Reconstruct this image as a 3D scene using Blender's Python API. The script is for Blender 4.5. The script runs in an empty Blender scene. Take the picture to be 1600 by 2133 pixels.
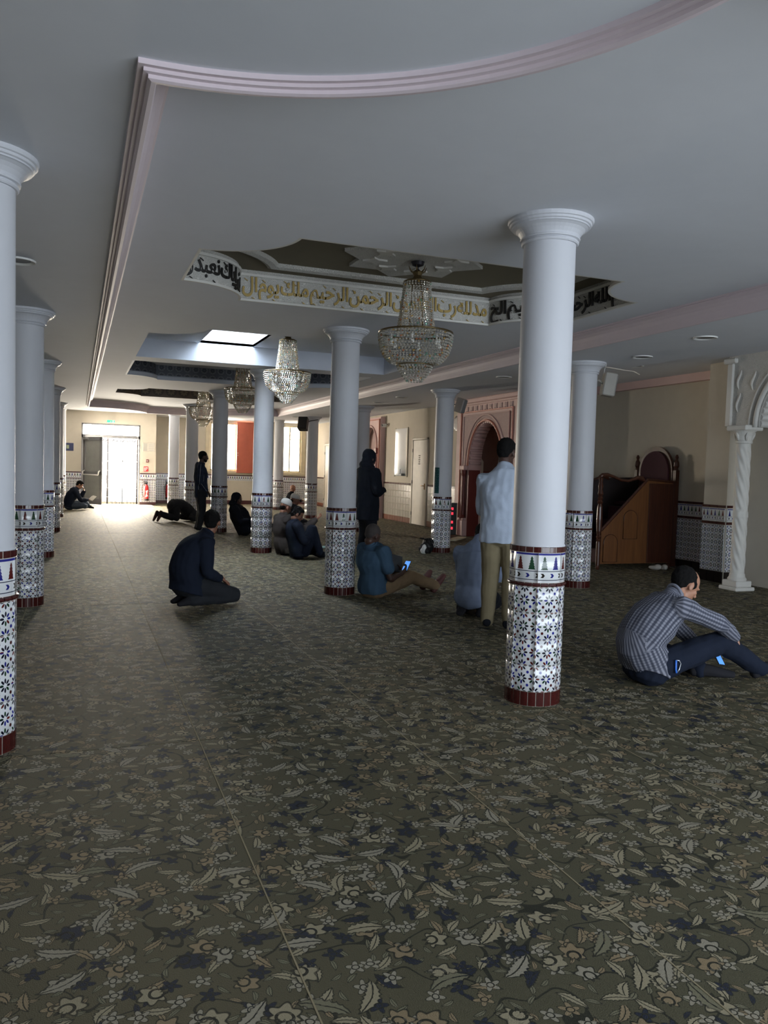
import bpy, bmesh, math, random
from mathutils import Vector, Matrix, noise as mnoise
from mathutils.geometry import tessellate_polygon
PI = math.pi
scene = bpy.context.scene
C = scene.collection
random.seed(7)

# ------------------------------------------------------------------ camera
CAM_YAW, CAM_PITCH, CAM_ROLL, CAM_F, CAM_H = 0.364290, -0.052340, 0.029809, 1677.2, 1.45
def cam_axes():
    cy, sy = math.cos(CAM_YAW), math.sin(CAM_YAW); cp, sp = math.cos(CAM_PITCH), math.sin(CAM_PITCH)
    f = Vector((sy*cp, cy*cp, sp)); r = Vector((cy, -sy, 0)); u = r.cross(f)
    c, s = math.cos(CAM_ROLL), math.sin(CAM_ROLL)
    return c*r + s*u, c*u - s*r, f
_r, _u, _f = cam_axes()
cd = bpy.data.cameras.new('camera'); cam = bpy.data.objects.new('camera', cd); C.objects.link(cam)
cd.sensor_fit = 'HORIZONTAL'; cd.sensor_width = 36.0; cd.lens = 36.0*CAM_F/1600.0; cd.clip_end = 200; cd.clip_start = 0.02
cam.matrix_world = Matrix(((_r.x, _u.x, -_f.x, 0), (_r.y, _u.y, -_f.y, 0), (_r.z, _u.z, -_f.z, CAM_H), (0, 0, 0, 1)))
scene.camera = cam
# ------------------------------------------------------------------ world, daylight, exposure
scene.view_settings.view_transform = 'Standard'; scene.view_settings.look = 'None'
scene.view_settings.gamma = 1.0; scene.view_settings.exposure = 0.12
scene.view_settings.use_curve_mapping = False
W = bpy.data.worlds.new('world'); scene.world = W; W.use_nodes = True
bg = W.node_tree.nodes['Background']; bg.inputs['Color'].default_value = (0.93, 0.97, 1.0, 1); bg.inputs['Strength'].default_value = 3.0
def area(name, loc, rot, sx, sy, power, col, spread=180):
    l = bpy.data.lights.new(name, 'AREA'); l.shape = 'RECTANGLE'; l.size = sx; l.size_y = sy
    l.energy = power; l.color = col; l.spread = math.radians(spread)
    o = bpy.data.objects.new(name, l); C.objects.link(o); o.location = loc; o.rotation_euler = rot; return o
WARM = (1.0, 0.89, 0.73)
# daylight entering by the entrance doorway, the far windows, the roof light and the glazed doors behind the camera
area('daylight_entrance', (1.04, 29.35, 1.6), (-PI/2, 0, 0), 1.9, 2.3, 2300, WARM)
area('daylight_window_a', (5.5, 30.75, 2.1), (-PI/2, 0, 0), 1.6, 1.8, 650, WARM)
area('daylight_window_b', (7.75, 30.75, 2.1), (-PI/2, 0, 0), 0.9, 1.8, 520, WARM)
area('daylight_roof', (2.13, 11.58, 3.75), (0, 0, 0), 0.8, 2.0, 150, (0.84, 0.92, 1.0))
area('daylight_rear', (5.0, -2.95, 1.35), (PI/2, 0, 0), 8.0, 2.5, 370, (0.74, 0.86, 1.0))

# ------------------------------------------------------------------ node helpers
class S:
    """a shader socket with arithmetic"""
    def __init__(s, nt, k): s.nt, s.k = nt, k
    def _m(s, op, *a):
        n = s.nt.nodes.new('ShaderNodeMath'); n.operation = op
        for i, v in enumerate((s,)+a):
            if isinstance(v, S): s.nt.links.new(v.k, n.inputs[i])
            else: n.inputs[i].default_value = v
        return S(s.nt, n.outputs[0])
    def __add__(s, o): return s._m('ADD', o)
    __radd__ = __add__
    def __sub__(s, o): return s._m('SUBTRACT', o)
    def __rsub__(s, o): return (s*-1.0)+o
    def __mul__(s, o): return s._m('MULTIPLY', o)
    __rmul__ = __mul__
    def __truediv__(s, o): return s._m('DIVIDE', o)
    def __neg__(s): return s*-1.0
    def lt(s, o): return s._m('LESS_THAN', o)
    def gt(s, o): return s._m('GREATER_THAN', o)
    def abs(s): return s._m('ABSOLUTE')
    def floor(s): return s._m('FLOOR')
    def fract(s): return s._m('FRACT')
    def sin(s): return s._m('SINE')
    def cos(s): return s._m('COSINE')
    def sqrt(s): return s._m('SQRT')
    def min(s, o): return s._m('MINIMUM', o)
    def max(s, o): return s._m('MAXIMUM', o)
    def atan2(s, o): return s._m('ARCTAN2', o)
    def pingpong(s, o): return s._m('PINGPONG', o)
    def step(s, a, b):     # smooth ramp a..b -> 0..1
        n = s.nt.nodes.new('ShaderNodeMapRange'); n.clamp = True
        s.nt.links.new(s.k, n.inputs[0]); n.inputs[1].default_value = a; n.inputs[2].default_value = b
        return S(s.nt, n.outputs[0])
def hx(r, g, b): # sRGB 0-255 -> linear
    f = lambda c: (c/255/12.92) if c/255 <= 0.04045 else ((c/255+0.055)/1.055)**2.4
    return (f(r), f(g), f(b), 1)
class M:
    """small material builder"""
    def __init__(s, name, rough=0.6, col=None, spec=0.5, metal=0.0):
        s.m = bpy.data.materials.new(name); s.m.use_nodes = True; s.nt = s.m.node_tree
        s.b = s.nt.nodes['Principled BSDF']; s.b.inputs['Roughness'].default_value = rough
        s.b.inputs['Specular IOR Level'].default_value = spec; s.b.inputs['Metallic'].default_value = metal
        if col: s.b.inputs['Base Color'].default_value = col
    def n(s, t): return s.nt.nodes.new('ShaderNode'+t)
    def link(s, a, b): s.nt.links.new(a.k if isinstance(a, S) else a, b)
    def pos(s):
        g = s.n('NewGeometry'); return g.outputs['Position']
    def obj(s): return s.n('TexCoord').outputs['Object']
    def uv(s): return s.n('TexCoord').outputs['UV']
    def xyz(s, v):
        n = s.n('SeparateXYZ'); s.link(v, n.inputs[0]); return [S(s.nt, n.outputs[i]) for i in range(3)]
    def vec(s, x, y, z=0.0):
        n = s.n('CombineXYZ')
        for i, v in enumerate((x, y, z)):
            if isinstance(v, S): s.link(v, n.inputs[i])
            else: n.inputs[i].default_value = v
        return n.outputs[0]
    def noise(s, v, scale, detail=3, rough=0.5, col=False):
        n = s.n('TexNoise'); s.link(v, n.inputs['Vector']); n.inputs['Scale'].default_value = scale
        n.inputs['Detail'].default_value = detail; n.inputs['Roughness'].default_value = rough
        return n.outputs['Color'] if col else S(s.nt, n.outputs[0])
    def white(s, v):
        n = s.n('TexWhiteNoise'); n.noise_dimensions = '3D'; s.link(v, n.inputs['Vector']); return S(s.nt, n.outputs['Value'])
    def const(s, v):
        n = s.n('Value'); n.outputs[0].default_value = v; return S(s.nt, n.outputs[0])
    def mix(s, f, a, b, mode='MIX'):
        n = s.n('Mix'); n.data_type = 'RGBA'; n.blend_type = mode
        if isinstance(f, S): s.link(f, n.inputs[0])
        else: n.inputs[0].default_value = f
        for i, v in ((6, a), (7, b)):
            if isinstance(v, (tuple, list)): n.inputs[i].default_value = v
            else: s.link(v, n.inputs[i])
        return n.outputs[2]
    def base(s, c): s.link(c, s.b.inputs['Base Color']); return s
    def rough(s, r): s.link(r, s.b.inputs['Roughness']); return s
    def bump(s, h, strength=0.3, dist=0.01):
        n = s.n('Bump'); n.inputs['Strength'].default_value = strength; n.inputs['Distance'].default_value = dist
        s.link(h, n.inputs['Height']); s.link(n.outputs[0], s.b.inputs['Normal']); return s
MATS = {}
def plain(name, rgb, rough=0.6, spec=0.5, metal=0.0, var=0.06, scale=6.0, bump=0.0, bscale=60.0):
    """a colour with slight mottling and optional fine relief"""
    if name in MATS: return MATS[name]
    m = M(name, rough, spec=spec, metal=metal); c = hx(*rgb)
    nz = m.noise(m.obj(), scale, 4)
    lo = tuple(max(0, v*(1-var)) for v in c[:3])+(1,); hi = tuple(min(1, v*(1+var)) for v in c[:3])+(1,)
    m.base(m.mix(nz.step(0.3, 0.7), lo, hi))
    if bump: m.bump(m.noise(m.obj(), bscale, 3), bump, 0.004)
    MATS[name] = m.m; return m.m

# ------------------------------------------------------------------ object helpers
def tag(o, label=None, cat=None, group=None, kind=None):
    if label: o['label'] = label
    if cat: o['category'] = cat
    if group: o['group'] = group
    if kind: o['kind'] = kind
    return o
def empty(name, loc=(0, 0, 0), rz=0.0, label=None, cat=None, group=None, parent=None, kind=None):
    o = bpy.data.objects.new(name, None); C.objects.link(o); o.location = loc; o.rotation_euler = (0, 0, rz)
    o.empty_display_size = 0.1
    if parent: o.parent = parent
    return tag(o, label, cat, group, kind)
def link(name, me, mat, parent=None, loc=None, rot=None, label=None):
    o = bpy.data.objects.new(name, me); C.objects.link(o)
    if label: o['label'] = label
    if mat is not None:
        mats = mat if isinstance(mat, (list, tuple)) else [mat]
        if not me.materials:
            for k in mats: me.materials.append(k)
    if parent: o.parent = parent
    if loc is not None: o.location = loc
    if rot is not None: o.rotation_euler = rot
    return o
def again(src, name, parent=None, loc=None, rot=None):
    """another object that shares src's mesh"""
    o = bpy.data.objects.new(name, src.data); C.objects.link(o)
    if parent: o.parent = parent
    if loc is not None: o.location = loc
    if rot is not None: o.rotation_euler = rot
    return o
def struct(name, me, mat, parent=None, loc=None, label=None):
    o = link(name, me, mat, parent, loc); o['kind'] = 'structure'
    if label: o['label'] = label
    return o
class MB:
    """mesh builder: vertices, faces, optional uv per loop, material slots"""
    def __init__(s): s.v, s.f, s.uv, s.mi, s.sm = [], [], [], [], []
    def face(s, idx, uv=None, mi=0, sm=False): s.f.append(tuple(idx)); s.uv.append(uv); s.mi.append(mi); s.sm.append(sm)
    def add(s, p): s.v.append(tuple(p)); return len(s.v)-1
    def box(s, a, b, mi=0, mat=None):
        x0, y0, z0 = a; x1, y1, z1 = b
        P = [(x0,y0,z0),(x1,y0,z0),(x1,y1,z0),(x0,y1,z0),(x0,y0,z1),(x1,y0,z1),(x1,y1,z1),(x0,y1,z1)]
        if mat is not None: P = [tuple(mat @ Vector(p)) for p in P]
        o = len(s.v); s.v += P
        for q in ((0,3,2,1),(4,5,6,7),(0,1,5,4),(1,2,6,5),(2,3,7,6),(3,0,4,7)): s.face([o+k for k in q], None, mi)
        return s
    def bevel_box(s, a, b, r=0.01, mi=0, mat=None):
        """box with chamfered edges"""
        x0, y0, z0 = a; x1, y1, z1 = b; r = min(r, (x1-x0)/2.01, (y1-y0)/2.01, (z1-z0)/2.01)
        bm = bmesh.new(); bmesh.ops.create_cube(bm, size=1.0)
        for v in bm.verts: v.co = Vector((x0+(v.co.x+.5)*(x1-x0), y0+(v.co.y+.5)*(y1-y0), z0+(v.co.z+.5)*(z1-z0)))
        bmesh.ops.bevel(bm, geom=list(bm.edges), offset=r, segments=1, affect='EDGES', profile=0.5)
        return s.bm(bm, mi, mat)
    def bm(s, bm, mi=0, mat=None, sm=False):
        o = len(s.v); bm.verts.index_update()
        for v in bm.verts: s.v.append(tuple(mat @ v.co) if mat is not None else tuple(v.co))
        for f in bm.faces: s.face([o+v.index for v in f.verts], None, mi, sm)
        bm.free(); return s
    def tube(s, pts, rad, n=8, mi=0, cap=True, sm=True, closed=False):
        """round tube along points; rad scalar or list"""
        pts = [Vector(p) for p in pts]; L = len(pts); rads = rad if isinstance(rad, (list, tuple)) else [rad]*L
        o = len(s.v); up = None
        for i, p in enumerate(pts):
            if closed: t = pts[(i+1) % L]-pts[i-1]
            else: t = pts[min(i+1, L-1)]-pts[max(i-1, 0)]
            t.normalize()
            if up is None:
                up = Vector((0, 0, 1)) if abs(t.z) < 0.9 else Vector((1, 0, 0))
            a = t.cross(up); a.normalize(); b = a.cross(t); up = b
            for k in range(n):
                q = p+(a*math.cos(2*PI*k/n)+b*math.sin(2*PI*k/n))*rads[i]; s.v.append(tuple(q))
        for i in range(L if closed else L-1):
            j = (i+1) % L
            for k in range(n):
                s.face((o+i*n+k, o+i*n+(k+1) % n, o+j*n+(k+1) % n, o+j*n+k), None, mi, sm)
        if cap and not closed:
            s.face([o+k for k in range(n)][::-1], None, mi); s.face([o+(L-1)*n+k for k in range(n)], None, mi)
        return s
    def lathe(s, prof, n=24, mi=0, c=(0, 0), sm=False, cap=True):
        """profile of (r, z) about the vertical axis"""
        o = len(s.v); L = len(prof)
        for r, z in prof:
            for k in range(n): s.v.append((c[0]+r*math.cos(2*PI*k/n), c[1]+r*math.sin(2*PI*k/n), z))
        for i in range(L-1):
            for k in range(n): s.face((o+i*n+k, o+i*n+(k+1) % n, o+(i+1)*n+(k+1) % n, o+(i+1)*n+k), None, mi, sm)
        if cap:
            if prof[0][0] > 1e-4: s.face([o+k for k in range(n)][::-1], None, mi)
            if prof[-1][0] > 1e-4: s.face([o+(L-1)*n+k for k in range(n)], None, mi)
        return s
    def prism(s, poly, z0, z1, mi=0, holes=(), mat=None, bottom=True, top=True, sides=True):
        """extrude a plan polygon (with holes) from z0 to z1"""
        rings = [list(poly)]+[list(h) for h in holes]
        tri = tessellate_polygon([[Vector((p[0], p[1], 0)) for p in r] for r in rings])
        flat = [p for r in rings for p in r]; n = len(flat); o = len(s.v)
        T = (lambda p: tuple(mat @ Vector(p))) if mat is not None else (lambda p: p)
        s.v += [T((p[0], p[1], z0)) for p in flat]+[T((p[0], p[1], z1)) for p in flat]
        for t in tri:
            a, b, c = [flat[k] for k in t]
            ccw = (b[0]-a[0])*(c[1]-a[1])-(b[1]-a[1])*(c[0]-a[0]) > 0
            t = list(t) if ccw else list(t)[::-1]
            if bottom: s.face([o+k for k in t[::-1]], None, mi)
            if top: s.face([o+n+k for k in t], None, mi)
        if sides:
            k0 = 0
            for r in rings:
                m = len(r); area2 = sum(r[i][0]*r[(i+1) % m][1]-r[(i+1) % m][0]*r[i][1] for i in range(m))
                flip = (area2 > 0) == (k0 == 0)
                for i in range(m):
                    a, b = o+k0+i, o+k0+(i+1) % m
                    q = (a, b, b+n, a+n)
                    s.face(q if flip else q[::-1], None, mi)
                k0 += m
        return s
    def mesh(s, name):
        me = bpy.data.meshes.new(name); me.from_pydata(s.v, [], s.f); 
        if any(u is not None for u in s.uv):
            L = me.uv_layers.new(name='uv'); k = 0; buf = []
            for f, u in zip(s.f, s.uv):
                buf += [c for p in (u if u is not None else [(0, 0)]*len(f)) for c in p]
            L.data.foreach_set('uv', buf)
        me.polygons.foreach_set('material_index', s.mi); me.polygons.foreach_set('use_smooth', s.sm)
        me.update(); return me
def rotz(a, loc=(0, 0, 0)): return Matrix.Translation(loc) @ Matrix.Rotation(a, 4, 'Z')
# ------------------------------------------------------------------ materials of the setting
def mat_carpet():
    m = M('carpet_floral', 0.7, spec=0.12); P = m.pos(); x, y, _ = m.xyz(P)
    wob = m.noise(P, 5.0, 2, col=True); wx, wy, _z = m.xyz(wob); x = x+(wx-0.5)*0.05; y = y+(wy-0.5)*0.05
    big = m.noise(P, 0.7, 2)
    col = m.mix(big.step(0.35, 0.65), hx(98, 95, 76), hx(110, 104, 82))
    PAL = [hx(174, 164, 136), hx(160, 142, 112), hx(58, 62, 74), hx(138, 134, 110), hx(172, 165, 146)]
    def layer(col, fq, ox, oy, kind, size, cut, pal):
        X, Y = x*fq+ox, y*fq+oy
        v = m.n('TexVoronoi'); v.voronoi_dimensions = '2D'; v.inputs['Scale'].default_value = 1.0
        v.inputs['Randomness'].default_value = 0.75; m.link(m.vec(X, Y), v.inputs['Vector'])
        px, py, _ = m.xyz(v.outputs['Position']); sc = m.n('SeparateColor'); m.link(v.outputs['Color'], sc.inputs[0])
        r, g, b = [S(m.nt, sc.outputs[i]) for i in range(3)]
        lx, ly = X-px, Y-py; a = r*6.283; ca, sa = a.cos(), a.sin()
        u = lx*ca+ly*sa; w = ly*ca-lx*sa
        rad = (u*u+w*w).sqrt(); th = w.atan2(u)
        if kind == 'flower':
            d = rad-((th*5.0).cos()*0.28+0.72)*size
        elif kind == 'palm':     # fan shaped palmette
            d = rad-((th*7.0).cos()*0.14+(th.cos())*0.30+0.56)*size
        else:                    # curved leaf
            w2 = w+u*u*0.55-0.03+(u*26.0).sin().abs()*w*0.35; d = w2.abs()-(1.0-(u/size)*(u/size))*size*0.36
        on = g.lt(cut)
        edge = d.step(0.05, 0.035)*on; body = d.step(0.012, -0.012)*on
        dark = hx(44, 46, 42)
        pick = m.mix(b.gt(0.62), pal[0], pal[1]); pick = m.mix(b.gt(0.86), pick, pal[2])
        if kind == 'leaf':
            body2 = body*w2.abs().gt(0.018)
        else:
            ring = (rad-size*0.36).abs().gt(0.025); body2 = body*ring
        col = m.mix(edge*0.75, col, dark); return m.mix(body2, col, pick)
    vn = m.noise(m.vec(x, y), 4.0, 1); vine = ((vn-0.5).abs()).lt(0.008)
    col = m.mix(vine*0.8, col, hx(50, 52, 46))
    col = layer(col, 16.0, 3.1, 7.7, 'leaf', 0.36, 0.8, (PAL[3], PAL[1], PAL[2]))
    col = layer(col, 9.4, 0.4, 5.2, 'leaf', 0.42, 0.8, (PAL[0], PAL[1], PAL[2]))
    col = layer(col, 12.0, 9.3, 1.7, 'flower', 0.36, 0.6, (PAL[4], PAL[2], PAL[1]))
    col = layer(col, 5.6, 2.2, 8.9, 'palm', 0.32, 0.5, (PAL[0], PAL[1], PAL[2]))
    col = layer(col, 6.8, 6.6, 0.3, 'palm', 0.34, 0.35, (PAL[1], PAL[4], PAL[2]))
    col = layer(col, 6.4, 4.6, 3.3, 'leaf', 0.46, 0.35, (PAL[4], PAL[0], PAL[3]))
    tuft = m.noise(P, 260.0, 2); col = m.mix(0.5, col, m.mix(tuft, (0.35, 0.35, 0.35, 1), (1, 1, 1, 1)), 'MULTIPLY')
    hs = m.n('HueSaturation'); hs.inputs['Value'].default_value = 0.84; m.link(col, hs.inputs['Color'])
    m.base(hs.outputs[0]); m.bump(tuft, 0.5, 0.004); return m.m
def mat_star(name='star_tile_glaze', uvscale=1.0, grout=False):
    """white glazed tile printed with eight-petalled stars; uv in metres, period 0.0825"""
    m = M(name, 0.16, spec=0.6); U, V, _ = m.xyz(m.uv()); p = 0.0825
    oi = m.n('ObjectInfo'); rnd = S(m.nt, oi.outputs['Random'])
    cu, cv = (U/p+0.5).floor(), (V/p+0.5).floor()
    lx, ly = U-cu*p, V-cv*p
    r = (lx*lx+ly*ly).sqrt(); th = ly.atan2(lx)+PI/8; sec = (th/(PI/4)).floor(); ph = th-sec*(PI/4)-PI/8
    px = r*ph.cos()-0.0235; py = r*ph.sin()
    petal = ((px/0.0125)*(px/0.0125)+(py/0.0062)*(py/0.0062)).lt(1.0)
    k = m.white(m.vec(cu+sec*0.37, cv*1.3, rnd*9.0))
    c1 = m.mix(k.gt(0.45), hx(20, 22, 40), hx(24, 58, 34)); c1 = m.mix(k.gt(0.62), c1, hx(30, 34, 120)); c1 = m.mix(k.gt(0.82), c1, hx(92, 26, 24))
    du, dv = (U/p).floor()*p+p/2, (V/p).floor()*p+p/2
    ax, ay = (U-du).abs(), (V-dv).abs()
    q = (ax.max(ay).lt(0.0075)).max((ax+ay).lt(0.0105))
    kk = m.white(m.vec((U/p).floor(), (V/p).floor()*0.7, rnd*5.0))
    c2 = m.mix(kk.gt(0.5), hx(70, 18, 22), hx(36, 40, 130))
    col = m.mix(petal, hx(214, 216, 218), c1); col = m.mix(q, col, c2)
    if grout:     # printed joints for surfaces too far off to tell the tiles apart
        t = p*2; gx = ((U/t+0.25).fract()-0.5).abs().gt(0.487); gy = ((V/t+0.25).fract()-0.5).abs().gt(0.487)
        col = m.mix(gx.max(gy), col, hx(200, 196, 186))
    m.base(col); return m.m
def mat_frieze():
    """white tile with a blue bar, stepped trees and a row of small arrows; uv in metres, tile 0.165 x 0.19"""
    m = M('frieze_tile_glaze', 0.16, spec=0.6); U, V, _ = m.xyz(m.uv()); p = 0.055*1.5
    k = (U/p).floor(); lx = (U-k*p-p/2).abs()
    s = ((0.163-V)/0.0165); st = s.floor(); fr = s-st
    half = st*0.0036+fr*0.0085+0.002
    tree = lx.lt(half)*V.gt(0.082)*V.lt(0.163)
    oi = m.n('ObjectInfo'); rnd = S(m.nt, oi.outputs['Random'])
    h = ((k+(rnd*3.0).floor())/3.0).fract()
    tc = m.mix(h.gt(0.2), hx(34, 36, 118), hx(86, 26, 26)); tc = m.mix(h.gt(0.5), tc, hx(30, 66, 44))
    bar = V.gt(0.172)*V.lt(0.184)
    line = (V-0.072).abs().lt(0.0022); line = line.max((V-0.018).abs().lt(0.0022)); line = line.max((V-0.166).abs().lt(0.0))
    q = p*0.8; ka = (U/q).floor(); ax = U-ka*q-q/2; ay = (V-0.045).abs()
    arrow = ((ax+ay*0.9-0.004).abs().lt(0.009))*ay.lt(0.013)
    col = m.mix(tree, hx(216, 218, 220), tc); col = m.mix(bar.max(arrow*0.0), col, hx(36, 40, 128))
    ac = m.mix((ka/2.0).fract().gt(0.2), hx(40, 34, 30), hx(38, 42, 120)); col = m.mix(arrow, col, ac); col = m.mix(line, col, hx(40, 44, 66))
    m.base(col); return m.m
def mat_plaster(name, rgb, rough=0.75, var=0.05, bump=0.08):
    m = M(name, rough, spec=0.3); P = m.pos(); c = hx(*rgb)
    a = m.noise(P, 0.8, 4); b = m.noise(P, 7.0, 3)
    lo = tuple(v*(1-var) for v in c[:3])+(1,); hi = tuple(min(1, v*(1+var)) for v in c[:3])+(1,)
    m.base(m.mix((a*0.7+b*0.3).step(0.35, 0.65), lo, hi)); m.bump(m.noise(P, 45.0, 3), bump, 0.004); return m.m
def mat_wood(name, rgb, rgb2, rough=0.35, axis=2):
    m = M(name, rough, spec=0.5); o = m.obj(); x, y, z = m.xyz(o)
    v = [x*18.0, y*18.0, z*18.0]; v[axis] = [x, y, z][axis]*1.2
    g = m.noise(m.vec(*v), 1.6, 5, 0.6); m.base(m.mix(g.step(0.3, 0.7), hx(*rgb), hx(*rgb2))); m.bump(g, 0.06, 0.002); return m.m
def mat_mosaic(name, ground, a, b, period=0.16):
    """band of repeated round rosettes; uv in metres"""
    m = M(name, 0.5); U, V, _ = m.xyz(m.uv()); p = period
    lx = U-(U/p).floor()*p-p/2; ly = V-(V/p).floor()*p-p/2
    r = (lx*lx+ly*ly).sqrt()/p; th = ly.atan2(lx)
    c = m.mix(r.lt(0.42), hx(*ground), hx(*a)); c = m.mix((r-((th*8.0).cos()*0.06+0.26)).lt(0.0), c, hx(*b)); c = m.mix(r.lt(0.10), c, hx(*ground))
    m.base(c); return m.m
def mat_carved(name, rgb, rough=0.6, scale=34.0, depth=0.5):
    """plaster with pressed arabesque relief"""
    m = M(name, rough, spec=0.3); P = m.pos(); c = hx(*rgb)
    v = m.n('TexVoronoi'); v.inputs['Scale'].default_value = scale; m.link(P, v.inputs['Vector'])
    d = S(m.nt, v.outputs['Distance']); w = (d*22.0).sin()
    lo = tuple(x*0.82 for x in c[:3])+(1,)
    m.base(m.mix(w.step(-0.4, 0.6), lo, c)); m.bump(w, depth, 0.006); return m.m
CARPET = mat_carpet(); STAR = mat_star(); STARG = mat_star('star_wall_glaze', grout=True); FRIEZE = mat_frieze()
CEIL = mat_plaster('ceiling_paint', (218, 221, 228), 0.8, 0.025, 0.04); WALL = mat_plaster('cream_wall', (198, 190, 175), 0.75)
COLW = mat_plaster('column_white', (200, 202, 208), 0.5, 0.02, 0.03); PINK = mat_plaster('pink_plaster', (206, 176, 172), 0.6)
MOULD = mat_plaster('cornice_pink_white', (214, 200, 206), 0.55, 0.03); WHITEP = mat_plaster('white_plaster', (214, 212, 206), 0.6)
PINKC = mat_carved('pink_carved_plaster', (205, 178, 175)); WHITEC = mat_carved('white_carved_plaster', (214, 212, 206))
REDT = plain('dark_red_glaze', (68, 24, 22), 0.18, 0.6, var=0.18, scale=30); GROUT = plain('grout', (206, 198, 186), 0.9, 0.2)
REDBASE = plain('dark_red_base', (70, 26, 26), 0.3, 0.5)
UNDER = plain('floor_screed', (150, 138, 112), 0.9)
BLACKM = plain('black_plastic', (22, 23, 26), 0.45); WHITEPL = plain('white_plastic', (225, 225, 222), 0.4)
GOLD = plain('gold_leaf', (172, 146, 82), 0.4, 0.5, 0.15); INK = plain('black_letter', (34, 32, 30), 0.5)
BRASS = plain('brass', (176, 138, 70), 0.25, 0.5, 0.9); IRON = plain('dark_iron', (40, 38, 44), 0.5, 0.5, 0.4)
DOMEIN = mat_plaster('olive_dome_painted_shade', (128, 120, 102), 0.85); CREAMDOOR = plain('cream_door_paint', (212, 204, 188), 0.4)  # dome ceiling: olive brown, with the unlit recess's shade put into the colour
# ------------------------------------------------------------------ the room
X0, X1, Y0, Y1 = -3.6, 9.6, -2.6, 30.2
ZL, ZR, ZA, ZF = 2.90, 3.03, 3.10, 3.12      # low ceiling, recess, right aisle, far zone
RCX0, RCX1, RCY0, RCY1, RCR = 0.19, 5.28, 1.55, 23.85, 1.55
def boxo(name, a, b, mat, parent=None, bev=0.0):
    mb = MB(); (mb.bevel_box(a, b, bev) if bev else mb.box(a, b)); return link(name, mb.mesh(name), mat, parent)
# floor: screed with carpet strips laid on it
mb = MB().box((X0-.3, Y0-.3, -0.15), (X1+.3, Y1+.9, -0.012))
floor = struct('floor', mb.mesh('floor'), UNDER, label='dark olive carpet with pale floral print')
xs = [0.61+1.0655*k for k in range(-4, 9)]; xs = [X0]+[x for x in xs if X0+.1 < x < X1-.1]+[X1]
ys = [4.228+4.335*k for k in range(-1, 6)]; ys = [Y0]+[y for y in ys if Y0+.1 < y < Y1-.1]+[Y1+.5]
for i in range(len(xs)-1):
    for j in range(len(ys)-1):
        g = 0.0035
        boxo('carpet_strip', (xs[i]+g, ys[j]+g*1.3, -0.0125), (xs[i+1]-g, ys[j+1]-g*1.3, 0.0), CARPET, floor)

BIND = plain('seam_binding_tan', (140, 129, 102), .9)
for x in xs[1:-1]: boxo('seam_binding', (x-.0030, Y0, -.012), (x+.0026, Y1, .0012), BIND, floor)
# ---- notched outline: rectangle whose corners are cut by concave quarter circles
def notched(x0, x1, y0, y1, R, u=0.0, n=16, near=True, far=True):
    pts = []
    def arc(cx, cy, a0, a1):
        r = R+u; al = math.asin(max(-1, min(1, u/r))); sgn = 1 if a1 > a0 else -1
        b0, b1 = a0+sgn*al, a1-sgn*al
        for k in range(n+1):
            a = b0+(b1-b0)*k/n; pts.append((cx+r*math.cos(a), cy+r*math.sin(a)))
    if near: arc(x1, y0, PI, PI/2)
    else: pts.append((x1-u, y0+u))
    if far: arc(x1, y1, -PI/2, -PI)
    else: pts.append((x1-u, y1-u))
    if far: arc(x0, y1, 0, -PI/2)
    else: pts.append((x0+u, y1-u))
    if near: arc(x0, y0, PI/2, 0)
    else: pts.append((x0+u, y0+u))
    return pts
def sweep(rings, closed_profile=False):
    mb = MB(); n = len(rings[0])
    for r in rings:
        for p in r: mb.add(p)
    for i in range(len(rings)-1):
        for k in range(n):
            j = (k+1) % n; mb.face((i*n+k, i*n+j, (i+1)*n+j, (i+1)*n+k))
    return mb
RC = dict(x0=RCX0, x1=RCX1, y0=RCY0, y1=RCY1, R=RCR)
mb = MB().prism([(X0, Y0), (6.84, Y0), (6.84, 24.5), (X0, 24.5)], ZL, 3.2, holes=[notched(**RC, n=28)])
ceiling = struct('ceiling', mb.mesh('ceiling'), CEIL, label='painted plaster ceiling with shaped recesses')
struct('aisle_panel', MB().box((6.84, Y0, ZA), (X1, 24.5, 3.2)).mesh('aisle_panel'), CEIL, ceiling)
struct('far_panel', MB().box((X0, 24.5, ZF), (X1, Y1+.6, 3.25)).mesh('far_panel'), CEIL, ceiling)
D1 = dict(x0=0.815, x1=4.73, y0=5.50, y1=7.82, R=0.6)
D2 = dict(x0=0.79, x1=4.75, y0=9.66, y1=12.66, R=0.62, far=False)
D3 = dict(x0=0.78, x1=4.75, y0=13.14, y1=15.95, R=0.58, near=False)
D4 = dict(x0=0.785, x1=4.75, y0=17.88, y1=20.08, R=0.6)
DOMES = [D1, D2, D3, D4]
mb = MB().prism([(RCX0-.02, RCY0-.02), (RCX1+.02, RCY0-.02), (RCX1+.02, RCY1+.02), (RCX0-.02, RCY1+.02)], ZR, 3.08, holes=[notched(**d) for d in DOMES], sides=False)
struct('recess_panel', mb.mesh('recess_panel'), CEIL, ceiling)
# crown moulding round the recess: stepped nosings, then a cove up to the recessed ceiling
prof = [(-.002, 0.004), (-.002, -.020), (.018, -.020), (.018, -.034), (.036, -.036), (.036, -.050), (.048, -.056), (.066, -.054), (.070, -.044), (.072, -.020), (.078, .02), (.092, .055), (.112, .082), (.136, .100), (.136, .112), (.150, .114), (.150, ZR-ZL+.002)]
rings = [[(p[0], p[1], ZL+z) for p in notched(**RC, u=u, n=40)] for u, z in prof]
struct('crown_moulding', sweep(rings).mesh('crown_moulding'), MOULD, ceiling, label='pinkish white stepped crown moulding')
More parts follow.
